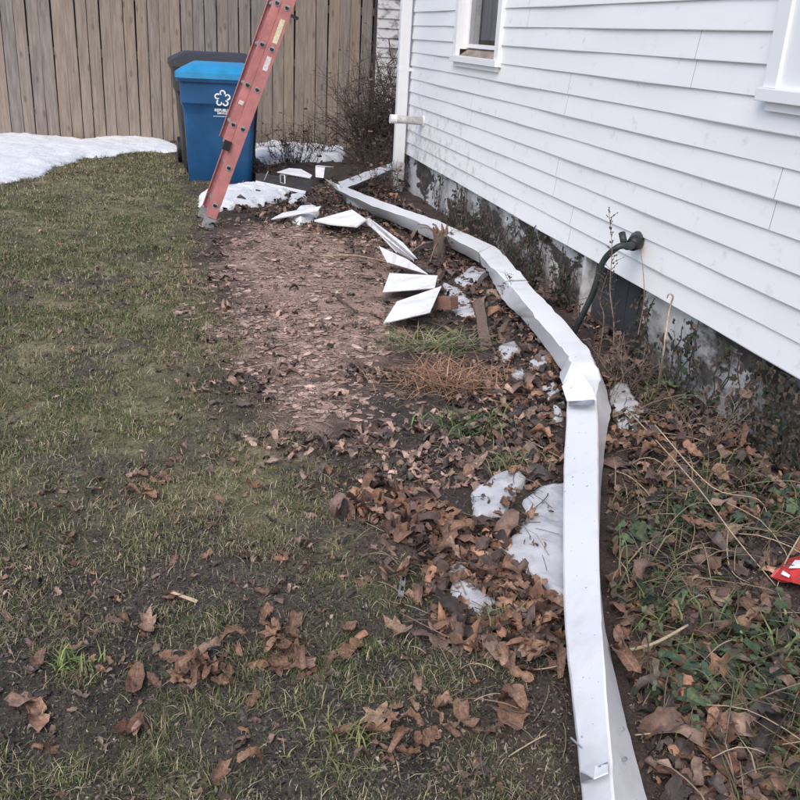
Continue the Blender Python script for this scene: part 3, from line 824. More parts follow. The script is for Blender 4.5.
secB = loft('gutter_section', [station((479, 252.5), (493, 245), (480, 264), zt_=.108), station((482, 257), (500, 250), (486, 268), zt_=.10), station((494, 269), (514, 265), (490, 277), zt_=.115), station((506, 281), (527, 279.5), (497, 290), zt_=.11)], 'metal', gut, 4, .003, 3)
secC = loft('gutter_section', [station((506, 281.5), (528, 280), (498, 291), zt_=.108), station((513, 288), (530, 284), (501, 299), zt_=.115), station((526, 304), (544, 299), (514, 311), zt_=.12), station((539, 321), (560, 316), (525, 322), zt_=.12), station((556, 341), (577, 335), (545, 347), zt_=.12), station((569, 356), (590, 350), (561, 371), zt_=.12)], 'metal', gut, 4, .0022, 4)
secD = loft('gutter_section', [station((569, 356), (590, 350), (561, 372), zt_=.118), station((573, 364), (597, 364), (559, 377), (605, 384), zt_=.125, zl=.11), station((572, 377), (600, 378), (563, 385), (609, 398), zt_=.12, zl=.09),
        station((570, 390), (596, 391), (565, 394), (611, 412), zt_=.115, zl=.07), station((567, 404), (595, 404), (567, 406), (610, 424), zt_=.11, zl=.05)], 'metal', gut, 3, .003, 5)
secE = loft('gutter_section', [station((567, 402), (596, 402), (567, 404), (609, 424), zt_=.114, zl=.055), station((566, 425), (598, 425), (566, 428), (605, 450), zt_=.115, zl=.055), station((564, 460), (598.5, 460), (564, 464), (601, 490), zt_=.115, zl=.05),
        station((563, 510), (598.5, 510), (563, 514), (599, 546), zt_=.115, zl=.05), station((563, 560), (599, 560), (563, 564), (600, 596), zt_=.115, zl=.05), station((564, 608), (600.5, 608), (564, 612), (606, 634), zt_=.115, zl=.05),
        station((567, 652), (603, 650), (567, 656), (614, 668), zt_=.115, zl=.05), station((573, 705), (607, 705), (573, 710), (625, 716), zt_=.115, zl=.05), station((579, 760), (611, 762), (579, 765), (640, 770), zt_=.115, zl=.05),
        station((584, 812), (614, 812), (584, 816), (653, 820), zt_=.115, zl=.05), station((592, 880), (620, 880), (592, 884), (668, 890), zt_=.115, zl=.05)], 'metal', gut, 5, .0005, 6)
# overlapping folded tab and grey strap at the sharp bend, torn flap near the end
def GG(px, py, z): q0 = gz(px, py, .1); return G(px, py, z + float(hgt(q0[0], q0[1])))
def sheet(name, pts, mt, parent, off, th=.0025):
    """thin folded sheet from 3D points (polygon)"""
    P = [np.array(p) - off for p in pts]
    nv = nrm(np.cross(P[1] - P[0], P[2] - P[0])); nv = nv if nv[2] > 0 else -nv
    n = len(P); v = [tuple(p) for p in P] + [tuple(p - nv * th) for p in P]
    f = [tuple(range(n)), tuple(range(2 * n - 1, n - 1, -1))] + [(k, n + k, n + (k + 1) % n, (k + 1) % n) for k in range(n)]
    o = mesh(name, v, f, mt, parent)
    bmx = bmesh.new(); bmx.from_mesh(o.data); bmesh.ops.recalc_face_normals(bmx, faces=bmx.faces[:]); bmx.to_mesh(o.data); bmx.free()
    return o
sheet('folded_tab', [GG(578, 366, .150), GG(562, 386, .112), GG(567, 401, .09), GG(596, 400, .135), GG(593, 389, .14)], 'metal', gut, GO)
sheet('folded_tab', [GG(560, 376, .06), GG(572, 363, .135), GG(578, 367, .142), GG(563, 384, .09)], 'metal', gut, GO)
st1 = sheet('seam_strap', [GG(568.5, 405.5, .078), GG(569, 401, .078), GG(594, 399.5, .140), GG(594, 404, .140)], 'greyband', gut, GO)
sheet('torn_flap', [GG(579.5, 769, .07), GG(595, 766, .115), GG(608, 764, .135), GG(608, 772, .135), GG(594, 778, .118)], 'metal', gut, GO)
sheet('torn_edge', [GG(580, 772, .064), GG(594, 778.5, .112), GG(581, 783, .060)], 'greyband', gut, GO)
sheet('torn_edge', [GG(598, 766, .124), GG(608, 761.5, .124), GG(608, 768, .124)], 'greyband', gut, GO)
for (x0_, y0_, x1_, y1_) in ((402, 213, 401, 223), (535, 314, 530, 325), (447.5, 236, 447, 241)):
    a = GG(x0_, y0_, .10) + (-.008, -.004, 0); b_ = GG(x1_, y1_, .02) + (-.008, -.004, 0)
    sheet('bracket', [a + (0, .008, 0), a - (0, .008, 0), b_ - (0, .008, 0), b_ + (0, .008, 0)], 'darkmetal', gut, GO)
v, f = tube([GG(571, 738, .09) - GO, GG(582, 748, .105) - GO], .0022, 6); mesh('nail', v, f, 'greyband', gut)
for (x_, y_) in ((621, 730), (623.5, 760)):
    p = GG(x_, y_, .078) - GO; v, f = tube([p, p + (0.004, -.002, .006)], .004, 8); mesh('screw', v, f, 'greyband', gut)
sheet('far_flap', [GG(324, 178, .06), GG(340, 193, .05), GG(346, 188, .115), GG(336, 183.5, .115)], 'metal', gut, GO)

GLIFT = .03
# downspout leader from the house corner to the gutter end
lo_ = gz(392, 172); lead = empty('leader_pipe', (lo_[0], lo_[1], 0), 'white rectangular leader pipe lying from house corner to gutter', 'pipe')
LO = np.array(lead.location)
GO_keep = GO; GO = LO
loft('pipe_body', [station((391, 170), (391, 163), (394, 176), zt_=.13, zb_=.02), station((366, 180), (364, 172.5), (369, 185.5), zt_=.13, zb_=.02), station((343, 189), (338, 182), (346, 193), zt_=.11, zb_=.0)], 'metal', lead, 6, .002, 8)
GO = GO_keep
loft_el = MB()
p0 = np.array((XW - .078, Y1 - .19, .0))
lp = gz(394, 168, .10)
el = box('elbow', (p0[0] - .05 - LO[0], p0[0] + .045 - LO[0], p0[1] - .046 - LO[1], p0[1] + .044 - LO[1], .02, .102), 'spout_dirty', lead, .012)

GLIFT = .02
# ------------------------------------------------------------------ white scrap sheets
def scrap(pts, label, mt='scrap', th=.004, cat='metal sheet', name='scrap_sheet', sub=True):
    P = [G(*p) for p in pts]; c = np.mean(P, 0); c[2] = 0
    e = empty_mesh = None
    o = sheet(name, P, mt, None, c, th); o.location = tuple(c)
    for i_, j_ in ((-1, 0), (1, 2)):               # short folded lips along two edges
        A_, B_ = P[i_], P[j_]; dn = np.array((.003, .003, -.009)); inn = (np.mean(P, 0) - (A_ + B_) / 2) * .05
        sheet('lip', [A_ + inn * .1, B_ + inn * .1, B_ + dn + inn, A_ + dn + inn], mt, o, c, .002)
    return tag(o, label, cat, 'white scrap sheets fanned out beside the gutter')
scrap([(383.3, 323, .012), (396.8, 301.5, .055), (441.5, 286, .10), (430, 312, .075)], 'nearest white scrap sheet, tilted, resting on the wood block')
scrap([(382.7, 291.7, .02), (389.5, 273, .045), (437.4, 275.5, .09), (434.7, 287.7, .07)], 'flat white scrap sheet directly behind the nearest one')
scrap([(379, 246, .09), (407, 259, .09), (428, 274, .085), (387, 261.7, .03)], 'pointed white scrap sheet third in the fan')
scrap([(376, 230.5, .09), (381, 231.5, .10), (414, 260, .09), (408, 259, .05), (396, 251.5, .04)], 'narrow pointed white scrap sheet fourth in the fan')
scrap([(363, 220, .07), (369, 218, .11), (403, 243, .10), (417, 259, .09), (411, 258.5, .05), (385, 238, .05)], 'thin grey edged strip joining the fan of scrap sheets')
scrap([(314, 220, .05), (352, 209.5, .115), (366, 219, .10), (357, 226, .065), (330, 223.5, .05)], 'white scrap sheet with bent corner near the snow lump', th=.012)
scrap([(271, 219, .01), (283, 212.5, .04), (321, 206, .10), (318, 210.5, .08), (296, 214.5, .05)], 'curled white scrap sheet nearest the ladder')
scrap([(277, 172, .10), (289, 168, .12), (301, 169, .13), (312, 175, .12), (310, 178, .10)], 'white wedge of sheet lying on the dark trough')
# second gutter piece: dark trough on its side with white lip and open end
t0 = gz(280, 186); tr_ = empty('trough', (t0[0], t0[1], 0), 'short dark stained gutter trough on its side behind the snow', 'gutter')
TO = np.array(tr_.location)
sheet('back', [G(255, 184, .0), G(256, 173, .08), G(313, 180, .09), G(312, 193, .01)], 'darkmetal', tr_, TO, .004)
sheet('lip', [G(255.5, 182.5, .03), G(256, 180.5, .04), G(306, 191, .04), G(305, 193.5, .03)], 'scrap', tr_, TO, .006)
mbx = MB()
for a, b_ in (((281, 174.5, .11), (281.5, 182.5, .04)), ((285.5, 175, .11), (286, 183.5, .04)), ((281, 174.5, .11), (285.5, 175, .11)), ((281.5, 182.5, .04), (286, 183.5, .04)), ((269, 171, .12), (265, 180, .05))):
    v, f = tube([G(*a) - TO + (-.01, -.02, 0), G(*b_) - TO + (-.01, -.02, 0)], .006, 5); mesh('hanger', v, f, 'greyband', tr_)
ge = gz(323, 178); gend = empty('gutter_end', (ge[0], ge[1], 0), 'short white gutter offcut with dark open end behind the gutter tip', 'gutter')
GE = np.array(gend.location)
sheet('face', [G(315.5, 177, .02), G(315.5, 166, .11), G(325, 166.5, .11), G(323.5, 178, .02)], 'scrap', gend, GE)
sheet('top', [G(315.5, 166, .112), G(317, 165, .112), G(334, 167, .112), G(325, 166.6, .112)], 'scrap', gend, GE)
sheet('opening', [G(323.8, 178, .02), G(325.2, 167, .108), G(333.5, 167.5, .108), G(331, 179, .01)], 'darkmetal', gend, GE)  # dark sheet across the open end, shade of the hollow put into its colour

GLIFT = .0
# ------------------------------------------------------------------ wood pieces
def world_box(name, center, size, rot, mt, label, cat, bev=.004):
    v, f = boxv(-size[0] / 2, size[0] / 2, -size[1] / 2, size[1] / 2, -size[2] / 2, size[2] / 2)
    o = mesh(name, v, f, mt); bevel(o, bev); o.location = center; o.rotation_euler = rot
    return tag(o, label, cat)
p = gz(447, 306, .05); world_box('wood_block', (p[0], p[1] + .02, .062), (.075, .11, .07), (math.radians(-12), math.radians(6), math.radians(38)), 'brickwood', 'brown cut wood block propping up the nearest scrap sheet', 'wood block')
a = gz(477, 303, .10); b_ = gz(486.5, 350, .01)
mb = MB(); n_ = 8
ws = [.028, .030, .030, .031, .030, .029, .030, .026]
for i in range(n_):
    t = i / (n_ - 1); c = a * (1 - t) + b_ * t; c = c + np.array((.004 * math.sin(5 * t), 0, .012))
    for sx, sz in ((-1, -.4), (1, -.4), (1, .4), (-1, .4)): mb.v.append((c[0] + sx * ws[i] * .95 + random.uniform(-.003, .003), c[1] + (.01 if sx > 0 else 0) + (random.uniform(-.03, .03) if i in (0, n_ - 1) else 0), c[2] + sz * .028))
for i in range(n_ - 1):
    for k in range(4): mb.f.append((i * 4 + k, i * 4 + (k + 1) % 4, i * 4 + 4 + (k + 1) % 4, i * 4 + 4 + k))
mb.f += [(3, 2, 1, 0), tuple(len(mb.v) - 4 + k for k in range(4))]
tag(mb.build('wood_stake', 'stake'), 'brown weathered wood stake lying between scrap sheets and gutter', 'stake')
sb = gz(438.5, 259); stp = empty('stump', (sb[0], sb[1], 0), 'short split shrub stump standing against the gutter', 'stump')
v, f = tube([(0, 0, -.02), (.003, 0, .06), (.0, .005, .13), (.004, .0, .18)], [.055, .047, .045, .05], 10); mesh('trunk', v, f, 'bark', stp, True)
for k in range(7):
    t = k * .9; v, f = tube([(.03 * math.cos(t), .03 * math.sin(t), .15), (.042 * math.cos(t), .042 * math.sin(t), .19), (.05 * math.cos(t + .3), .05 * math.sin(t + .3), .205 + .035 * random.random())], [.016, .013, .004], 5)
    mesh('splinter', v, f, 'brickwood', stp)
for k, (ex_, ey_, ez_) in enumerate(((420, 228, .22), (405, 258, .0), (430, 262, .02), (418, 224, .2))):
    e = gz(ex_, ey_, ez_) - np.array(stp.location); v, f = tube(spline([(0, 0, .12), e * .5 + np.array((0, 0, .1)), e], 5), .004, 5); mesh('shoot', v, f, 'twig', stp)
# fallen branch bits
def stick(pts, r, mt, label, name='twig', cat='twig', group=None, n=6):
    P = [np.array(p) for p in spline(pts, n)]; c = P[0] * (1, 1, 0)
    v, f = tube([q_ - c for q_ in P], [r * (1 - .5 * i / len(P)) for i in range(len(P))], 5)
    o = mesh(name, v, f, mt, None, True); o.location = tuple(c); return tag(o, label, cat, group)
def pz(px, py, z): return gz(px, py, z)
stick([pz(625, 407, .09), pz(690, 478, .12), pz(735, 537, .10), pz(776, 586, .03)], .0028, 'straw', 'long straight pale straw slanting from gutter bend to red wrapper', 'dry_stem', 'stem')
stick([pz(655, 425, .25), pz(712, 487, .15), pz(764, 505, .10), pz(769, 585, .02)], .0022, 'straw', 'thin bent straw bending down beside the red wrapper', 'dry_stem', 'stem')
stick([pz(712, 494, .03), pz(732, 507, .06), pz(741, 517, .01)], .0025, 'straw', 'short arched pale stem on the ivy leaves', 'dry_stem', 'stem')
stick([pz(733, 508, .05), pz(727, 545, .06), pz(735, 575, .04), pz(772, 590, .01)], .0025, 'straw', 'curved hooked straw left of the red wrapper', 'dry_stem', 'stem')
stick([pz(800, 536, .12), pz(785, 563, .08), pz(775, 594, .01)], .0025, 'straw', 'pale stem crossing in front of the red wrapper', 'dry_stem', 'stem')
stick([pz(622, 652, .02), pz(655, 643, .05), pz(688, 625, .06)], .006, 'straw', 'thick greenish grey stem lying right of the gutter', 'dry_stem', 'stem')
stick([pz(635, 735, .02), pz(670, 732, .03), pz(697, 731, .02)], .002, 'straw', 'short straight straw right of the gutter near its lower end', 'dry_stem', 'stem')
stick([pz(528, 670, .02), pz(548, 668, .04), pz(568, 663, .05)], .002, 'straw', 'thin straw touching the left edge of the gutter', 'dry_stem', 'stem')
stick([pz(320, 256, .02), pz(350, 255, .06), pz(375, 259, .05), pz(390, 263, .03)], .004, 'straw', 'long pale twig on the soil left of the scrap fan', 'twig', 'twig')
stick([pz(338, 298, .02), pz(345, 303, .025), pz(357, 312, .02)], .010, 'vine', 'dark broken stick on the trampled leaves', 'stick', 'stick')
stick([pz(527, 440, .02), pz(545, 449, .03), pz(561, 458, .02)], .0025, 'straw', 'straw lying left of the gutter above the ice', 'dry_stem', 'stem')
stick([pz(500, 425, .03), pz(516, 436, .02), pz(535, 448, .015)], .003, 'twig', 'brown twig in the leaves above the ice', 'twig', 'twig')

# upright dead stems against the foundation
stick([pz(657, 400, .0), gx(663, 355, 1.75), gx(669, 312, 1.8), gx(673, 297, 1.8), gx(669, 294, 1.78), gx(667, 298, 1.78)], .005, 'straw', 'upright dry stem with a hooked top below the siding', 'dry_stem', 'stem')
for (pts, lab) in (([(613, 362), (614, 330), (610, 290), (612, 250), (609, 212)], 'tall seeded weed standing in front of the black hose bend'),
                   ([(600, 345), (604, 320), (600, 300), (607, 275)], 'thin bare weed stem left of the tall seeded weed'),
                   ([(575, 340), (578, 320), (579, 300)], 'low dry weed beside the foot of the black hose')):
    X0 = 1.86
    P = [gx(x, y, X0) for x, y in pts]; P[0] = np.array((P[0][0], P[0][1], .0))
    c = P[0] * (1, 1, 0); root = empty('dead_weed', tuple(c), lab, 'weed')
    S = spline(P, 6); v, f = tube([q_ - c for q_ in S], [.0032 * (1 - .6 * i / len(S)) for i in range(len(S))], 5); mesh('stem', v, f, 'twig', root)
    mb = MB(); sd_ = MB()
    for q_ in S[3:]:
        for _ in range(3):
            d = np.array((random.uniform(-.5, .5), random.uniform(-1, 1), random.uniform(.1, .7))) * random.uniform(.02, .07)
            mb.add(tube([q_ - c, q_ - c + d], .0011, 3))
            for _k in range(3):
                e = q_ - c + d * random.uniform(.4, 1.05); s = random.uniform(.002, .0045)
                sd_.add(([(e + np.array(o_) * s) for o_ in ((1, 0, 0), (-1, 0, 0), (0, 1, 0), (0, -1, 0), (0, 0, 1.4), (0, 0, -1.4))], [(0, 2, 4), (2, 1, 4), (1, 3, 4), (3, 0, 4), (2, 0, 5), (1, 2, 5), (3, 1, 5), (0, 3, 5)]))
    mb.build('twiglet', 'vine', root); o = sd_.build('seed_heads', 'vine', root); o['kind'] = 'stuff'

# black hose out of the wall
hp = gx(640, 240, XW)
ho = empty('hose', (hp[0], hp[1], 0), 'dark hose bending out of the siding down to the ground', 'hose'); HOo = np.array(ho.location)
pts = [np.array((XW - .01, hp[1], hp[2])), gx(630, 246, XW - .10), gx(618, 247, XW - .17), gx(603, 262, XW - .20), gx(594, 290, XW - .21), gx(584, 312, XW - .22), gx(571, 338, XW - .24)]
S = spline(pts, 7); v, f = tube([q_ - HOo for q_ in S], [.018 if i < 10 else .0145 for i in range(len(S))], 12); mesh('tube', v, f, 'hose', ho, True)
mb = MB()
v, f = tube([S[0] - HOo + (-.0, 0, 0), S[5] - HOo], [.042, .030], 12); mesh('sleeve', v, f, 'black', ho, True)
v, f = tube([gx(624, 243, XW - .12) - HOo, gx(622, 233, XW - .12) - HOo], .016, 8); mesh('fitting', v, f, 'hose', ho, True)
S2 = spline([gx(640, 248, XW - .03), gx(643, 270, XW - .05), gx(644, 300, XW - .06), gx(638, 335, XW - .08)], 6)
v, f = tube([q_ - HOo for q_ in S2], .0022, 4); mesh('wire', v, f, 'twig', ho)

# ------------------------------------------------------------------ bits of litter
GLIFT = .045
pw = gz(790, 571, .03); wr = empty('wrapper', tuple(pw), 'red wrapper with white print at the right edge', 'wrapper'); PWo = np.array(wr.location)
sheet('foil', [G(770, 576, .005), G(780, 566, .03), G(790, 571, .034), G(792, 582, .02), G(781, 582, .0)], 'redwrap', wr, PWo, .003)
sheet('foil', [G(780, 566, .03), G(786, 559, .02), G(803, 555, .045), G(812, 566, .05), G(790, 571, .034)], 'redwrap', wr, PWo, .003)
sheet('foil', [G(790, 571, .034), G(812, 566, .05), G(824, 574, .02), G(815, 588, .005), G(792, 582, .02)], 'redwrap', wr, PWo, .003)
sheet('print', [G(789, 567.5, .040), G(795, 560, .040), G(806, 560.5, .050), G(800, 567.5, .045)], 'white', wr, PWo, .002)
sheet('print', [G(781, 574, .026), G(783, 570.5, .034), G(790, 575, .036), G(788.5, 577.5, .031)], 'white', wr, PWo, .002)
GLIFT = .0
pc = gz(402, 583); cl = empty('metal_clip', tuple(pc), 'small grey metal clip lying on bare soil left of leaf pile', 'clip'); PCo = np.array(cl.location)
zc = float(hgt(pc[0], pc[1])) + .012
sheet('plate', [G(398, 595, zc), G(401.5, 568, zc), G(407, 569, zc), G(403.5, 596, zc)], 'alu', cl, PCo, .004)
sheet('slot', [G(400.5, 590, zc + .001), G(401, 586, zc + .001), G(404, 586.3, zc + .001), G(403.3, 590.5, zc + .001)], 'black', cl, PCo, .0015)
sheet('slot', [G(402, 580, zc + .001), G(402.8, 574, zc + .001), G(405, 574.4, zc + .001), G(404.2, 580.5, zc + .001)], 'black', cl, PCo, .0015)
for (x_, y_, dx, dy, lab) in ((184, 597, 14, 4, 'pale wood chip lying on the mossy soil'), (512, 740, 0, 0, None)):
    if lab:
        zz = float(hgt(*gz(x_, y_)[:2])) + .012
        P = [G(x_ - dx, y_ - dy, zz), G(x_ - dx + 4, y_ - dy - 1.5, zz + .004), G(x_ + dx, y_ + dy - 1, zz + .003), G(x_ + dx - 2, y_ + dy + 2, zz)]
        c = np.mean(P, 0); o = sheet('wood_chip', P, 'straw', None, c, .004); o.location = tuple(c); tag(o, lab, 'wood chip')

# ------------------------------------------------------------------ dead leaves
def leaf_template(kind, seed, nout=18, curl=.5, simple_=False):
    """dead leaf about 1 unit long: lobed outline, rolled along the midrib, wavy margin"""
    rs = np.random.default_rng(seed); th = np.linspace(0, 2 * np.pi, nout, endpoint=False) + rs.uniform(0, .3)
    if kind == 'oak':
        r = .33 + .12 * np.cos(2 * th) + .13 * np.abs(np.cos(3.5 * th + .2)) + rs.normal(0, .035, nout)
    elif kind == 'maple':
        r = .20 + .34 * np.abs(np.cos(2.5 * th)) ** 1.6 + rs.normal(0, .03, nout)
    else:
        r = .29 + .18 * np.cos(2 * th) + rs.normal(0, .025, nout)
    o = np.stack([r * np.cos(th) * 1.1, r * np.sin(th)], 1)
    kx = rs.uniform(-.9, .9) * curl; ky = (rs.uniform(.8, 3.6) * curl) ; ph = rs.uniform(0, 6.28, 2); fold = rs.uniform(.0, .35) * curl
    def shape(p):
        x, y = p[:, 0], p[:, 1]; rr = np.hypot(x, y); ang_ = np.arctan2(y, x)
        y2 = np.sin(ky * y) / ky; z = (1 - np.cos(ky * y)) / ky + fold * np.abs(y)
        z = z + .5 * kx * x * x * 2 + curl * rr * (.13 * np.sin(3 * ang_ + ph[0]) + .10 * np.sin(5 * ang_ + ph[1])) + rs.normal(0, .045 * min(curl, 1.), len(x)) * (rr > .1)
        return np.column_stack([x, y2, z])
    if simple_:
        P = np.concatenate([[[0, 0]], o]); V = shape(P)
        Fc = [(0, 1 + k, 1 + (k + 1) % nout) for k in range(nout)]
    else:
        P = np.concatenate([[[0, 0]], o * .55, o]); V = shape(P)
        Fc = [(0, 1 + k, 1 + (k + 1) % nout) for k in range(nout)]
        for k in range(nout):
            a, b = 1 + k, 1 + (k + 1) % nout; Fc += [(a, nout + a, nout + b), (a, nout + b, b)]
    V[:, 2] -= V[:, 2].min()
    return V, Fc
def stuff_leaves(name, x, y, size, zoff, tilt, cols, label, cat, templates, mt='leafstuff', flat=1.0, zextra=None):
    n = len(x); rs = np.random.default_rng(len(name) + n)
    which = rs.integers(0, len(templates), n)
    AV, AL, AS, AT, AC = [], [], [], [], []; vo = 0; lo2 = 0
    for ti, (V, Fc) in enumerate(templates):
        ix = np.where(which == ti)[0]; k = len(ix)
        if not k: continue
        yaw = rs.uniform(0, 2 * np.pi, k); t1 = rs.normal(0, tilt, k); t2 = rs.normal(0, tilt, k)
        cy_, sy_ = np.cos(yaw), np.sin(yaw)
        v = V[None] * size[ix][:, None, None] * np.array((1, 1, flat))
        t1 = np.clip(t1, -1.25, 1.25)[:, None]; t2 = np.clip(t2, -1.25, 1.25)[:, None]
        xa, ya, za = v[..., 0], v[..., 1], v[..., 2]
        flip = np.where(rs.random(k) < .4, -1., 1.)[:, None]; ya, za = ya * flip, za * flip
        ya, za = ya * np.cos(t1) - za * np.sin(t1), ya * np.sin(t1) + za * np.cos(t1)
        xa, za = xa * np.cos(t2) + za * np.sin(t2), -xa * np.sin(t2) + za * np.cos(t2)
        X_ = xa * cy_[:, None] - ya * sy_[:, None]; Y_ = xa * sy_[:, None] + ya * cy_[:, None]; Z_ = za
        Z_ = Z_ - Z_.min(1)[:, None] - .25 * (Z_.max(1) - Z_.min(1))[:, None] * (tilt > .2)
        zz = hgt(x[ix], y[ix]) + zoff[ix]
        W_ = np.stack([X_ + x[ix][:, None], Y_ + y[ix][:, None], Z_ + zz[:, None]], -1).reshape(-1, 3)
        nv = len(V); fa = np.array(Fc)
        L = (fa[None] + (np.arange(k) * nv)[:, None, None] + vo).reshape(-1)
        AV.append(W_); AL.append(L); rl = np.hypot(V[:, 0], V[:, 1]); rl = rl / rl.max()
        vcf = (1.12 - .22 * rl)[None] * rs.uniform(.72, 1.28, (k, nv))
        AC.append((cols[ix][:, None, :] * vcf[..., None]).reshape(-1, 3)); vo += k * nv
    V = np.concatenate(AV); L = np.concatenate(AL); nf = len(L) // 3
    o = fast_mesh(name, V, L, np.arange(nf) * 3, np.full(nf, 3), mt, np.concatenate(AC), len(templates[0][1]) > 20)
    return tag(o, label, cat, kind='stuff')
def sample(n, x0, x1, y0, y1, dens, yb=1.2):
    """random points, density falling with distance"""
    u = rng.random(n); y = y0 * (y1 / y0) ** (u ** (1 / yb)); x = rng.uniform(x0, x1, n)
    k = rng.random(n) < dens(x, y); return x[k], y[k]
def blend(pal, n, jit=.18):
    pal = np.array(pal); c = pal[rng.integers(0, len(pal), n)]
    return c * (1 + rng.normal(0, jit, n))[:, None].clip(.4, 1.8)
GUT_L = poly([(339, 193), (400, 224), (446, 244), (484, 266), (499, 293), (525, 320), (560, 371), (567, 402), (563, 500), (563, 600), (580, 770), (590, 880), (668, 890), (640, 770), (614, 668), (600, 596), (607, 410), (590, 372), (530, 300), (493, 262), (437, 234), (346, 193)])
def not_gutter(x, y): return (sdist(GUT_L, np.stack([x, y], 1)) < -.012)
BROWN = [(.23, .125, .082), (.16, .09, .063), (.28, .155, .10), (.09, .057, .046), (.18, .12, .095), (.34, .205, .14), (.06, .044, .04)]
DARKB = [(.09, .062, .054), (.125, .082, .068), (.055, .043, .040), (.17, .11, .086), (.11, .088, .08), (.21, .145, .115), (.04, .033, .031)]
TANP = [(.35, .232, .187), (.41, .283, .228), (.32, .216, .177), (.27, .175, .138), (.45, .325, .27), (.36, .265, .22)]
tpl_s = [leaf_template(k, s, 13, c_, False) for s, (k, c_) in enumerate([('oak', .9), ('maple', .9), ('oval', 1.6), ('oak', 1.5), ('oval', .8), ('oak', .6), ('oak', 1.9), ('oval', 2.0), ('oak', 1.1), ('oval', 1.2)])]
tpl_f = [leaf_template(k, 30 + s, 8, .35, True) for s, k in enumerate(['oak', 'oval', 'oval', 'oak'])]
PILE = poly([(380, 512), (430, 498), (480, 515), (500, 545), (535, 585), (566, 590), (568, 690), (530, 680), (490, 650), (455, 640), (425, 600), (395, 555)])
STRIP = poly([(440, 250), (480, 270), (498, 300), (525, 325), (562, 380), (566, 480), (500, 475), (500, 420), (480, 330), (455, 300)])
CORN = poly([(240, 165), (330, 150), (400, 150), (400, 200), (440, 235), (430, 270), (330, 235), (300, 225), (230, 215)])
# trampled pale leaf fragments on the worn path
def d_tan(x, y):
    P = np.stack([x, y], 1); return sstep(-.28, .30, sdist(TAN, P) + (fbm(x, y, 2.2, 4, 31) - .5) * .8 + (fbm(x, y, 9, 4, 51) - .5) * .4) * (1 - .45 * sstep(-.1, .12, sdist(MUD, P))) * (.15 + .85 * sstep(.38, .58, fbm(x, y, 5, 3, 88)))
x, y = sample(34000, -.2, 1.5, 3.2, 7.6, d_tan, 1.0)
stuff_leaves('trampled_leaves', x, y, rng.uniform(.007, .024, len(x)) * rng.choice([.7, 1, 1.5, 2.6], len(x)), rng.uniform(-.003, .003, len(x)), .07, blend(TANP, len(x), .2), 'trampled pale brown leaf scraps covering the worn path', 'leaves', tpl_f, flat=.55)
# brown litter in the bed and along the gutter
def d_bed(x, y):
    P = np.stack([x, y], 1)
    d = .72 * sstep(-.02, .1, sdist(BED, P)) * (.22 + .35 * (y > 3.6) + .85 * sstep(.38, .58, fbm(x, y, 3.4, 3, 8))) + .8 * sstep(-.1, .1, sdist(STRIP, P)) + .35 * sstep(-.05, .1, sdist(CORN, P))
    return d * (x < XW + .02) * not_gutter(x, y)
x, y = sample(30000, .2, 2.08, 1.15, 9.5, d_bed, 1.1)
stuff_leaves('leaf_litter', x, y, rng.uniform(.014, .055, len(x)) * rng.choice([.6, 1, 1, 1.6], len(x)), rng.uniform(-.004, .016, len(x)), .30, blend(DARKB + DARKB + BROWN[:4], len(x), .3), 'dark brown leaf litter covering the bed along the house', 'leaves', tpl_s)
x, y = sample(560, .75, 2.05, 1.15, 3.6, lambda x, y: sstep(0, .08, sdist(BED, np.stack([x, y], 1))) * (.25 + .75 * (fbm(x, y, 3, 3, 28) > .5)) * not_gutter(x, y), 1.0)
stuff_leaves('bed_leaves', x, y, rng.uniform(.04, .085, len(x)), rng.uniform(.002, .03, len(x)), .24, blend(BROWN[:4] + DARKB + DARKB, len(x), .25), 'larger brown leaves lying over the bed by the house', 'leaves', tpl_s)
def d_pile(x, y):
    P = np.stack([x, y], 1); return .9 * sstep(-.05, .08, sdist(PILE, P) + (fbm(x, y, 5, 3, 17) - .52) * .5) * not_gutter(x, y)
x, y = sample(5200, .3, 1.0, 1.4, 2.7, d_pile, 1.0)
icep = [poly(p_) for p_, _, _ in ICE[:3]]
def off_ice(x, y): return np.max([sdist(p_, np.stack([x, y], 1)) for p_ in icep], 0) < -.004
k = off_ice(x, y) | (rng.random(len(x)) < .10); x, y = x[k], y[k]
stuff_leaves('leaf_pile', x, y, rng.uniform(.03, .07, len(x)) * rng.choice([.6, 1, 1, 1.35], len(x)), rng.uniform(-.004, .022, len(x)), .42, blend(BROWN + DARKB[:3], len(x), .28), 'heaped curled brown leaves left of the gutter', 'leaves', tpl_s)
def d_mud(x, y):
    P = np.stack([x, y], 1); w_ = sstep(-.5, .0, sdist(TAN, P)) * (.5 - .36 * sstep(-.05, .2, sdist(TAN, P))) + sstep(-.3, .1, sdist(MUD, P)) * .7 + .6 * sstep(-.1, .1, sdist(CORN, P))
    return w_ * .55 * (1 - .75 * sstep(-.1, .2, sdist(LAWN, P))) * (fbm(x, y, 4, 3, 6) > .42) * not_gutter(x, y)
x, y = sample(22000, -.2, 1.9, 2.6, 9.0, d_mud, 1.0)
stuff_leaves('leaf_scraps', x, y, rng.uniform(.018, .06, len(x)), rng.uniform(0, .01, len(x)), .28, blend(DARKB + TANP[:3], len(x)), 'small brown leaf scraps scattered on the bare soil', 'leaves', tpl_s)
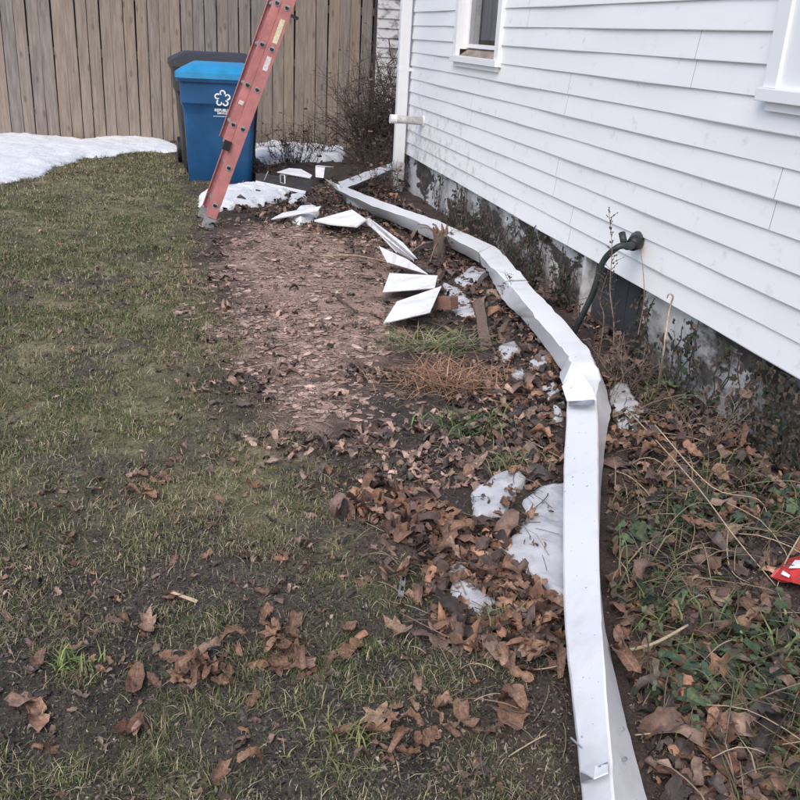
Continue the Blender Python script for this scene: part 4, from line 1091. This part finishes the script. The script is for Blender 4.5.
# scraps caught in the lawn
def d_lawn(x, y):
    P = np.stack([x, y], 1); return sstep(-.1, .1, sdist(LAWN, P)) * (.20 + .8 * sstep(.52, .66, fbm(x, y, 2.3, 4, 77)))
x, y = sample(9500, -2.6, .9, 1.25, 11.5, d_lawn, 1.15)
stuff_leaves('lawn_leaves', x, y, rng.uniform(.010, .036, len(x)), rng.uniform(.001, .010, len(x)), .28, blend(BROWN[:5] + DARKB + DARKB + TANP[:1], len(x), .25), 'small leaf scraps and straw caught in the lawn', 'leaves', tpl_s)
xs, ys = [], []
for p_ in icep:
    lo2, hi2 = p_.min(0), p_.max(0); k_ = 26; xs.append(rng.uniform(lo2[0], hi2[0], k_)); ys.append(rng.uniform(lo2[1], hi2[1], k_))
x, y = np.concatenate(xs), np.concatenate(ys); k = (~off_ice(x, y)) & not_gutter(x, y); x, y = x[k], y[k]
stuff_leaves('ice_leaf_scraps', x, y, rng.uniform(.008, .03, len(x)), np.full(len(x), .024), .25, blend(DARKB[:4], len(x)), 'dark leaf scraps stuck on the ice sheets', 'leaves', tpl_s)
# crumbs: soil clods and fragments
x, y = sample(150000, -1.5, 1.95, 1.15, 7.5, lambda x, y: .25 + .75 * (fbm(x, y, 5, 3, 12) > .48), .8)
k = off_ice(x, y) & not_gutter(x, y); x, y = x[k], y[k]
stuff_leaves('soil_crumbs', x, y, rng.uniform(.004, .013, len(x)) * rng.choice([1, 1, 1, 1.8], len(x)), rng.uniform(-.001, .004, len(x)), .5, blend([(.06, .05, .046), (.038, .033, .031), (.10, .075, .062), (.17, .135, .11), (.08, .068, .06), (.25, .21, .17), (.05, .045, .042)], len(x), .25), 'soil crumbs and tiny leaf fragments', 'soil', [leaf_template('oval', 50 + s, 5, 1.6, True) for s in range(3)])

x, y = sample(90000, -.9, 1.0, 1.2, 3.4, lambda x, y: .85 * sstep(-.3, .2, sdist(BARE, np.stack([x, y], 1))), .9)
k = off_ice(x, y) & not_gutter(x, y); x, y = x[k], y[k]
stuff_leaves('soil_grains', x, y, rng.uniform(.003, .009, len(x)) * rng.choice([1, 1, 1, 2.2], len(x)), rng.uniform(-.001, .003, len(x)), .6, blend([(.05, .043, .04), (.032, .028, .027), (.085, .066, .056), (.14, .11, .09), (.07, .06, .052), (.20, .165, .13), (.045, .055, .03)], len(x), .25), 'fine soil grains and plant crumbs in the bare foreground', 'soil', [leaf_template('oval', 60 + s, 5, 1.6, True) for s in range(3)])

# individually placed leaves
TPL = []
for s, k_ in enumerate(['oak', 'maple', 'oak', 'oval', 'oak', 'oak', 'oval', 'oak', 'oval', 'oak']):
    V, Fc = leaf_template(k_, 100 + s, 18, [.8, .6, 1.2, 1.0, .6, 1.5, .9, 1.4, 1.8, 2.0][s])
    me = bpy.data.meshes.new('fallen_leaf'); me.from_pydata(V.tolist(), [], Fc); me.materials.append(M['leaf']); me.update()
    me.polygons.foreach_set('use_smooth', [True] * len(me.polygons)); TPL.append(me)
def leaf(px, py, size, label, group, t=None, tint=(1, 1, 1), tilt=.25, yaw=None, zo=0.004):
    p = gz(px, py, 0); zz = float(hgt(p[0], p[1])); p = gz(px, py, zz)
    o = bpy.data.objects.new('fallen_leaf', TPL[random.randrange(len(TPL)) if t is None else t])
    o.location = (p[0], p[1], zz + zo); o.scale = (size * .82, size * .82, size * .82)
    o.rotation_euler = (random.gauss(0, tilt), random.gauss(0, tilt), random.uniform(0, 6.28) if yaw is None else yaw)
    o.color = (*tint, 1); link(o); return tag(o, label, 'leaf', group)
SPECIAL = [(510, 716, .14, 4, (1.35, 1.3, 1.25), 'largest pale brown leaf lying by the lower left of the gutter'),
           (378, 719, .105, 1, (1.35, 1.3, 1.2), 'lone light tan lobed leaf on the dark soil at bottom centre'),
           (250, 560, .095, 3, (.75, .75, .8), 'lone dull folded leaf on the grass in the middle of the lawn'),
           (352, 652, .085, 0, (1.15, 1.1, 1.05), 'orange brown leaf just right of the round leaf cluster'),
           (147, 630, .085, 7, (1.2, 1.1, 1.05), 'orange curled leaf at lower left standing on its edge'),
           (135, 688, .10, 2, (1.0, .95, .9), 'curled leaf below the orange one at lower left'),
           (76, 680, .06, 6, (1.0, .85, .8), 'small reddish leaf beside a green tuft at lower left'),
           (126, 735, .09, 5, (.85, .75, .75), 'dark reddish curled leaf near the moss spot'),
           (25, 702, .10, 4, (1.2, 1.1, 1.05), 'broad orange leaf at the lower left edge'),
           (35, 718, .09, 0, (1.1, .95, .9), 'jagged reddish leaf below the broad one at left edge'),
           (38, 668, .08, 2, (.9, .85, .85), 'grey brown leaf above the broad one at left edge'),
           (238, 466, .05, 5, (1.3, 1.3, 1.3), 'small pale leaf on the green lawn'),
           (328, 471, .055, 0, (1.5, 1.35, 1.25), 'small orange leaf at the edge of the trampled path'),
           (215, 453, .05, 3, (1.6, 1.7, 1.7), 'whitish leaf scrap on the green lawn'),
           (730, 536, .10, 0, (1.1, 1.1, 1.05), 'torn brown leaf lying across the ivy in the bed'),
           (690, 590, .12, 4, (.95, .85, .85), 'broad flat brown leaf in the middle of the bed'),
           (665, 715, .10, 6, (.9, .8, .75), 'reddish leaf right of the gutter near its flare'),
           (720, 765, .12, 0, (1, .95, .9), 'large leaf at the bottom right of the bed'),
           (783, 750, .10, 2, (1.1, 1., .95), 'curled leaf at the bottom right corner'),
           (620, 405, .07, 6, (1.2, 1.1, 1.), 'small tan leaf on the blue grey ice')]
for (a_, b_, s, t, tint, lab) in SPECIAL: leaf(a_, b_, s, lab, 'single fallen leaves', t, tint, .18)
def cluster(n, cx, cy, rx, ry, smin, smax, label, group, tilt=.35, zmax=.02):
    for _ in range(n):
        for _try in range(20):
            px = random.gauss(cx, rx); py = random.gauss(cy, ry); pp_ = gz(px, py)
            if not_gutter(np.array([pp_[0]]), np.array([pp_[1]]))[0]: break
        leaf(px, py, random.uniform(smin, smax), label, group, None, (random.uniform(.85, 1.15),) * 3, tilt, None, .002 + random.random() * zmax)
cluster(26, 285, 655, 22, 13, .05, .085, 'brown leaf in the round leaf cluster on the lawn', 'round leaf cluster on the lawn')
cluster(20, 208, 672, 17, 13, .045, .075, 'brown leaf in the leaf cluster left of the round one', 'left leaf cluster on the lawn')
cluster(18, 425, 742, 25, 16, .04, .08, 'brown leaf in the loose cluster at bottom centre', 'loose leaf cluster at bottom centre')
cluster(10, 140, 490, 12, 9, .04, .07, 'brown leaf in the small heap on the mid lawn', 'small leaf heap on the mid lawn')
cluster(60, 450, 560, 38, 38, .055, .10, 'curled brown leaf on top of the leaf pile left of the gutter', 'leaves on top of the leaf pile', .45, .035)
cluster(26, 530, 645, 26, 30, .06, .10, 'curled brown leaf hugging the left side of the gutter', 'leaves along the left of the gutter', .4, .03)
cluster(30, 525, 420, 25, 45, .05, .09, 'brown leaf in the strip above the ice sheets', 'leaves above the ice sheets', .4, .02)
cluster(45, 715, 640, 60, 85, .06, .12, 'brown leaf lying in the ivy bed by the house', 'leaves in the ivy bed', .35, .02)
cluster(30, 680, 440, 45, 35, .06, .10, 'brown leaf at the foot of the foundation', 'leaves at the foot of the foundation', .4, .03)
for _ in range(30):
    leaf(random.uniform(0, 400), 480 + 310 * random.random() ** .8, random.uniform(.03, .065), 'stray brown leaf lying alone on the lower lawn', 'stray leaves on the lower lawn', None, (random.uniform(.8, 1.2),) * 3, .3, None, .008)

# ------------------------------------------------------------------ grass and small plants
def blades(name, x, y, h, wd, lean, cols, label, cat, zoff=0., kind='stuff', mt='grass', droop=.6, parent=None):
    n = len(x); yaw = rng.uniform(0, 2 * np.pi, n); fx, fy2 = np.cos(yaw), np.sin(yaw); sx, sy = -fy2, fx
    if len(x) < 20000:                       # no blades through the gutter
        L_ = lean * h * 1.2; kk = not_gutter(x + fx * L_, y + fy2 * L_) & not_gutter(x + fx * L_ * .5, y + fy2 * L_ * .5)
        x, y, h, wd, lean, cols, fx, fy2, sx, sy = [q_[kk] for q_ in (x, y, h, wd, lean, cols, fx, fy2, sx, sy)]; n = len(x)
    z0 = hgt(x, y) + zoff
    V = np.zeros((n, 5, 3))
    def setv(i, f_, s_, z_): V[:, i, 0] = x + fx * f_ + sx * s_; V[:, i, 1] = y + fy2 * f_ + sy * s_; V[:, i, 2] = z0 + z_
    L = lean * h; up = np.sqrt(np.maximum(h * h - L * L, (.15 * h) ** 2))
    setv(0, 0, -wd / 2, -.004); setv(1, 0, wd / 2, -.004)
    setv(2, L * .42, -wd * .42, up * .62); setv(3, L * .42, wd * .42, up * .62)
    setv(4, L * (1 + .25 * droop), 0, up * (1 - .35 * droop * lean))
    b0 = np.arange(n) * 5
    loops = np.stack([b0, b0 + 1, b0 + 3, b0 + 2, b0 + 2, b0 + 3, b0 + 4], 1).ravel()
    st = np.stack([np.arange(n) * 7, np.arange(n) * 7 + 4], 1).ravel(); tt = np.tile([4, 3], n)
    o = fast_mesh(name, V.reshape(-1, 3), loops, st, tt, mt, np.repeat(cols, 5, 0), False, parent)
    if label: tag(o, label, cat)
    if kind: o['kind'] = kind
    return o
GREENS = [(.092, .122, .042), (.122, .15, .056), (.066, .096, .036), (.16, .178, .078)]
STRAWS = [(.27, .225, .135), (.34, .285, .18), (.20, .165, .10), (.14, .115, .075), (.40, .34, .23)]
def d_grass(x, y):
    P = np.stack([x, y], 1); n1 = fbm(x, y, 2.2, 4, 31); n2 = fbm(x, y, 6, 3, 91)
    a = sstep(-.22, .22, sdist(LAWN, P) + (n1 - .5) * .7)
    bare = sstep(-.4, .5, sdist(BARE, P) + (n1 - .5))
    t = sstep(-.02, .25, sdist(TAN, P) + (n1 - .5) * .3)
    n3 = fbm(x, y, 14, 3, 191)
    return a * (1 - .75 * t) * ((1 - bare) * (.14 + .86 * sstep(.43, .56, n2 * .45 + n1 * .2 + n3 * .35)) + bare * (.05 + .62 * sstep(.50, .60, n2 * .55 + n3 * .45)))
x, y = sample(640000, -2.7, .9, 1.2, 12.3, d_grass, 1.0)
n = len(x); gr = sstep(.42, .58, fbm(x, y, 1.5, 4, 19)) * .6 + sstep(.42, .58, fbm(x, y, 5, 3, 219)) * .4; isg = rng.random(n) < (.26 + .62 * gr)
cols = np.where(isg[:, None], blend(GREENS, n, .2), blend(STRAWS, n, .2))
blades('lawn_grass', x, y, rng.uniform(.008, .027, n) * rng.choice([1, 1, 1, 1.6], n), .0011 + .0010 * y / 3, rng.uniform(.35, .97, n), cols, 'short patchy winter lawn grass, green mixed with straw', 'grass')
# matted dead straw lying flat
x, y = sample(50000, -2.7, .9, 1.2, 12.0, d_grass, .9); n = len(x)
blades('lawn_thatch', x, y, rng.uniform(.015, .05, n), .0013 + .0011 * y / 3, rng.uniform(.93, .99, n), blend(STRAWS, n, .25), 'flat dead straw matted into the lawn', 'grass', .006)
# grass in the bed
def d_bedg(x, y):
    P = np.stack([x, y], 1); return sstep(0, .1, sdist(BED, P)) * (fbm(x, y, 3.2, 3, 44) > .52) * (x < XW - .15) * not_gutter(x, y)
x, y = sample(7500, .5, 2.0, 1.15, 4.5, d_bedg, 1.0); n = len(x)
blades('bed_grass', x, y, rng.uniform(.04, .13, n), rng.uniform(.002, .0042, n), rng.uniform(.7, .985, n), np.where((rng.random(n) < .7)[:, None], blend(GREENS, n) * .85, blend(STRAWS, n) * .7), 'long loose grass blades in the bed by the house', 'grass', .01)
def tuft(px, py, n, rx, hmin, hmax, wd, pal, label, lean=(.5, .97), cat='plant', jit=.2):
    p = gz(px, py); x = p[0] + rng.normal(0, rx, n); y = p[1] + rng.normal(0, rx * .8, n)
    kk = not_gutter(x, y); x, y = x[kk], y[kk]; n = len(x)
    o = blades('grass_tuft', x, y, rng.uniform(hmin, hmax, n), rng.uniform(wd * .7, wd * 1.3, n), rng.uniform(*lean, n), blend(pal, n, jit), None, None, 0, None)
    cx = np.array((p[0], p[1], 0.)); o.data.transform(Matrix.Translation((-cx[0], -cx[1], 0))); o.location = tuple(cx)
    return tag(o, label, cat, 'grass tufts')
tuft(432, 346, 230, .12, .12, .27, .006, [(.12, .16, .06), (.16, .185, .08), (.24, .21, .13), (.09, .125, .05), (.30, .26, .17)], 'green grass tuft below the nearest scrap sheet', (.93, .99))
tuft(452, 388, 620, .12, .10, .22, .0045, [(.30, .165, .10), (.24, .13, .08), (.36, .215, .135), (.15, .085, .06), (.40, .26, .17)], 'orange straw tuft collapsed above the muddy soil', (.93, .99))
tuft(466, 433, 120, .09, .05, .11, .006, [(.10, .17, .05), (.14, .20, .07), (.08, .12, .045)], 'small bright green tuft in the mud left of the gutter')
tuft(505, 470, 60, .06, .06, .12, .004, [(.12, .16, .07), (.2, .2, .1)], 'thin green tuft above the pale ice patch')
tuft(72, 668, 70, .025, .03, .07, .004, [(.17, .22, .07), (.22, .25, .10)], 'bright green tuft at the lower left of the lawn')
tuft(345, 745, 110, .05, .03, .07, .0035, [(.19, .20, .08), (.23, .22, .10)], 'yellow green tuft at bottom centre of the lawn')
tuft(632, 590, 60, .08, .08, .2, .0045, [(.10, .13, .055), (.17, .17, .09), (.26, .23, .15)], 'long grass tuft touching the right side of the gutter')
tuft(640, 505, 80, .09, .06, .15, .004, [(.11, .13, .06), (.22, .19, .12)], 'olive grass tuft right of the straight gutter run')
tuft(695, 640, 40, .06, .08, .18, .005, [(.12, .16, .065), (.17, .2, .09)], 'bright long blades in the bed beside the thick stem')
tuft(785, 655, 40, .05, .08, .16, .006, [(.13, .18, .07), (.2, .22, .1)], 'loose grass tuft at the right edge of the bed')
tuft(420, 590, 0 + 40, .03, .03, .06, .003, [(.14, .17, .07)], 'tiny tuft beside the metal clip')
tuft(500, 628, 60, .035, .06, .12, .004, [(.13, .15, .07), (.2, .2, .11)], 'olive blades poking out of the leaf pile')

# tangled thin dead stems lying in the bed and on the soil
def stems(name, x, y, lmin, lmax, r, pal, label, zlift):
    n = len(x); yaw = rng.uniform(0, 2 * np.pi, n); L = rng.uniform(lmin, lmax, n); bend = rng.normal(0, .25, n)
    ts = np.linspace(-.5, .5, 6); X_ = x[:, None] + np.cos(yaw)[:, None] * ts * L[:, None] - np.sin(yaw)[:, None] * (bend * L)[:, None] * (ts ** 2)
    Y_ = y[:, None] + np.sin(yaw)[:, None] * ts * L[:, None] + np.cos(yaw)[:, None] * (bend * L)[:, None] * (ts ** 2)
    ok = not_gutter(X_.ravel(), Y_.ravel()).reshape(X_.shape).all(1) & (X_.max(1) < XW - .01); X_, Y_, L = X_[ok], Y_[ok], L[ok]; n = len(X_)
    Z_ = hgt(X_.ravel(), Y_.ravel()).reshape(X_.shape) * .6 + .012 + zlift * rng.random(n)[:, None] + (rng.normal(0, .12, n) * L)[:, None] * ts + zlift * .6 * (1 - 4 * ts ** 2)
    P = np.stack([X_, Y_, Z_], -1); d = np.stack([-np.sin(yaw[ok]), np.cos(yaw[ok]), 0 * L], -1)[:, None, :]; up = np.array((0, 0, 1.))[None, None]
    rr = (r * rng.uniform(.6, 1.4, n))[:, None, None]
    ring = np.stack([P + d * rr, P + up * rr, P - d * rr], 2)          # three sided
    V = ring.reshape(-1, 3); b0 = (np.arange(n) * 18)[:, None, None]
    i_ = np.arange(5)[None, :, None] * 3; k_ = np.arange(3)[None, None, :]
    q = np.stack([b0 + i_ + k_, b0 + i_ + (k_ + 1) % 3, b0 + i_ + 3 + (k_ + 1) % 3, b0 + i_ + 3 + k_], -1).reshape(-1, 4)
    o = fast_mesh(name, V, q.ravel(), np.arange(len(q)) * 4, np.full(len(q), 4), 'leafstuff', np.repeat(blend(pal, n, .25), 18, 0), True)
    return tag(o, label, 'twigs', kind='stuff')
PST = [(.24, .18, .125), (.16, .115, .085), (.10, .072, .056), (.32, .25, .175), (.07, .054, .045), (.15, .13, .085)]
x, y = sample(1000, .6, 2.04, 1.2, 8.5, lambda x, y: sstep(0, .05, sdist(BED, np.stack([x, y], 1))) * .9, 1.0)
stems('bed_stems', x, y, .06, .32, .0016, PST, 'thin dead stems tangled through the leaf bed by the house', .045)
x, y = sample(2600, -.1, 1.5, 1.4, 8.5, lambda x, y: .55 * (sdist(LAWN, np.stack([x, y], 1)) < .1), 1.0)
stems('soil_stems', x, y, .03, .18, .0013, PST, 'thin dead stems lying on the bare soil left of gutter', .012)

# ivy and violet leaves in the bed: low ground cover
tpl_i = [leaf_template(k_, 200 + s, 10, .5, False) for s, k_ in enumerate(['maple', 'oval', 'oval', 'oak'])]
IVY = [((690, 520), .10), ((720, 650), .22), ((770, 650), .16), ((640, 545), .12), ((760, 540), .12), ((690, 700), .12), ((700, 420), .10), ((660, 400), .10), ((790, 520), .10), ((760, 690), .15), ((660, 610), .10), ((470, 436), .07)]
xs, ys = [], []
for (pxy, r) in IVY:
    p = gz(*pxy); k = int(560 * r); xs.append(p[0] + rng.normal(0, r * .6, k)); ys.append(p[1] + rng.normal(0, r * .6, k))
x, y = np.concatenate(xs), np.concatenate(ys); k = not_gutter(x, y) & (x < XW - .03); x, y = x[k], y[k]; n = len(x)
stuff_leaves('ivy_groundcover', x, y, rng.uniform(.016, .05, n), rng.uniform(.01, .05, n), .4, blend([(.042, .07, .038), (.058, .088, .046), (.03, .05, .034), (.09, .12, .06), (.075, .088, .056), (.10, .085, .06)], n, .3), 'low green ivy and weed leaves in the bed', 'ivy', tpl_i)
# moss spots
x, y = sample(30000, -1.3, .7, 1.2, 3.6, lambda x, y: sstep(.57, .66, fbm(x, y, 5, 4, 91)) , .9); n = len(x)
stuff_leaves('moss', x, y, rng.uniform(.004, .012, n), rng.uniform(0, .004, n), .4, blend([(.055, .085, .03), (.075, .105, .042), (.04, .065, .028), (.10, .12, .05)], n), 'tiny moss and clover leaves on the damp soil', 'moss', tpl_i[1:3])

# dead ivy climbing the foundation
def climber(ya, yb, dens, label):
    root = empty('climbing_ivy', (XW, (ya + yb) / 2, 0), label, 'ivy'); c = np.array(root.location)
    ns = int((yb - ya) * 30); lx, ly, lz_ = [], [], []
    for i in range(ns):
        y0_ = random.uniform(ya, yb); P = [np.array((XW - .02, y0_, -.02))]; top = random.uniform(.15, ZB + .0)
        while P[-1][2] < top: P.append(P[-1] + np.array((random.uniform(-.006, .006), random.gauss(0, .03), random.uniform(.03, .06)))); P[-1][0] = min(max(P[-1][0], XW - .05), XW + .0)
        v, f = tube([p_ - c for p_ in P], .0028, 4); mesh('stem', v, f, 'vine', root)
        for p_ in P[1:]:
            for _ in range(dens):
                lx.append(p_[0] - random.uniform(.005, .03)); ly.append(p_[1] + random.gauss(0, .035)); lz_.append(min(p_[2] + random.gauss(0, .025), ZB - .02))
    n = len(lx); V_, F_, C_ = [], [], []
    pal = [(.035, .04, .028), (.05, .045, .036), (.075, .055, .042), (.03, .045, .025), (.11, .08, .06), (.06, .05, .045)]
    for i in range(n):
        T, Fc = tpl_i[random.randrange(4)]; s = random.uniform(.02, .045); a = random.uniform(0, 6.28); ti = random.gauss(0, .4)
        ca, sa = math.cos(a), math.sin(a); o0 = len(V_); col = np.array(random.choice(pal)) * random.uniform(.7, 1.3)
        for t in T:
            u_, v_ = (t[0] * ca - t[1] * sa) * s, (t[0] * sa + t[1] * ca) * s
            V_.append((lx[i] - t[2] * s - u_ * ti * .5 - c[0], ly[i] + u_ - c[1], lz_[i] + v_)); C_.append(col)
        F_ += [tuple(q_ + o0 for q_ in f_) for f_ in Fc]
    o = mesh('leaves', V_, F_, 'leafstuff', root, False, np.array(C_)); o['kind'] = 'stuff'
climber(fo_y1 + .02, fo_y1 + 1.3, 3, 'dark withered ivy on the foundation left of the black hose')
climber(fo_y1 + 1.3, fo_y1 + 2.9, 2, 'dry brown vine on the foundation behind the stump')
climber(1.4, fo_y0 - .02, 3, 'dark withered ivy on the foundation right of the black hose')

# dead brush near the house corner
def bush(cx, cy, n, hmin, hmax, spread, label, r=.004, mt='vine', leaves=0):
    root = empty('dead_bush', (cx, cy, float(hgt(cx, cy))), label, 'bush'); mb = MB(); lp_ = []
    for i in range(n):
        a = random.uniform(0, 6.28); rr = random.random() ** .6 * spread; x0_, y0_ = rr * math.cos(a), rr * math.sin(a) * .7
        h_ = random.uniform(hmin, hmax) * (1 - .35 * rr / spread); d = np.array((random.gauss(0, .3) + x0_ * .6, random.gauss(0, .25), 1.)); d = d / np.linalg.norm(d)
        P = [np.array((x0_ * .7, y0_ * .7, -.02))]
        for k in range(6): d = d + np.array((random.gauss(0, .16), random.gauss(0, .16), random.gauss(-.03, .12))); d = d / np.linalg.norm(d); P.append(P[-1] + d * h_ / 6); P[-1][2] = max(P[-1][2], .01)
        mb.add(tube(P, [r * (1 - .11 * k) for k in range(7)], 4))
        for k in (2, 3, 4, 5):
            for _ in range(2):
                e = np.array((random.gauss(0, 1), random.gauss(0, .7), random.gauss(.3, .6))); e = e / np.linalg.norm(e) * h_ * random.uniform(.12, .3)
                q_ = P[k] + e; q_[2] = max(q_[2], .01); mb.add(tube([P[k], P[k] + e * .5 + np.array((0, 0, .01)), q_], [r * .5, r * .4, r * .25], 3)); lp_.append(q_)
    mb.build('branches', mt, root)
    if leaves:
        V_, F_, C_ = [], [], []
        for q_ in lp_:
            if random.random() > leaves: continue
            T, Fc = tpl_i[random.randrange(4)]; s = random.uniform(.03, .06); o0 = len(V_); R_ = Matrix.Rotation(random.uniform(0, 6), 3, 'Z') @ Matrix.Rotation(random.uniform(-1.2, 1.2), 3, 'X')
            col = np.array(random.choice(DARKB))
            for t in T: V_.append(tuple(np.array(R_ @ Vector(t * s)) + q_)); C_.append(col)
            F_ += [tuple(i_ + o0 for i_ in f_) for f_ in Fc]
        if V_: o = mesh('leaves', V_, F_, 'leafstuff', root, False, np.array(C_)); o['kind'] = 'stuff'
bush(2.22, 10.6, 190, .9, 1.7, .32, 'dense dead brush heap left of the downspout', .005, 'vine', .3)
bush(1.55, 11.2, 34, .35, .8, .4, 'loose dead brush in front of the fence right of the bins', .004, 'vine', .2)
bush(.95, 11.6, 22, .3, .7, .3, 'thin bare twigs against the fence beside the blue bin', .004, 'twig', .1)
bush(2.0, 9.6, 60, .3, .7, .3, 'dry tangled stems at the foot of the downspout', .004, 'vine', .3)
bush(1.62, 8.3, 22, .12, .35, .28, 'low twiggy tangle beside the leader pipe', .003, 'twig', .3)
bush(.85, 9.2, 30, .12, .3, .3, 'low dark twigs and stems right of the blue bin', .004, 'vine', .5)
bush(1.25, 7.9, 16, .1, .25, .2, 'small dry sprig between trough and gutter tip', .003, 'twig', .4)
bush(1.85, 8.35, 30, .2, .5, .16, 'dry stalks growing round the foot of the downspout', .0035, 'vine', .3)
bush(1.2, 10.4, 40, .2, .55, .4, 'sparse twigs poking through the snow right of the bin', .004, 'vine', .1)
bush(1.86, 2.75, 16, .15, .42, .12, 'dry thin stalks in front of the foundation at far right', .0022, 'twig', .15)
bush(1.84, 3.35, 18, .15, .40, .14, 'brittle stalks in front of the dark basement opening', .0022, 'twig', .25)
bush(1.84, 4.6, 20, .12, .35, .2, 'withered stalks behind the gutter left of the hose', .0024, 'vine', .35)
bush(1.80, 5.9, 22, .12, .34, .25, 'brown stalks behind the gutter near the stump', .0026, 'vine', .35)
# vine on the garage wall
gv = empty('wall_vine', (gx0 + .25, GYF - .03, 0), 'bare vine climbing the flaking clapboards behind the downspout', 'vine'); mb = MB()
for i in range(26):
    P = [np.array((random.uniform(-.1, .5), -.02, .1))]; t = random.uniform(.8, 1.35)
    while P[-1][2] < t: P.append(P[-1] + np.array((random.gauss(.01, .05), random.uniform(-.01, .004), random.uniform(.05, .09)))); P[-1][1] = min(P[-1][1], -.006)
    mb = MB(); mb.add(tube(P, [.008] * len(P), 4))
    for p_ in P[2:]:
        if random.random() < .5: mb.add(tube([p_, p_ + np.array((random.gauss(0, .08), -.02, random.uniform(-.02, .1)))], .004, 3))
    mb.build('stem', 'vine', gv)
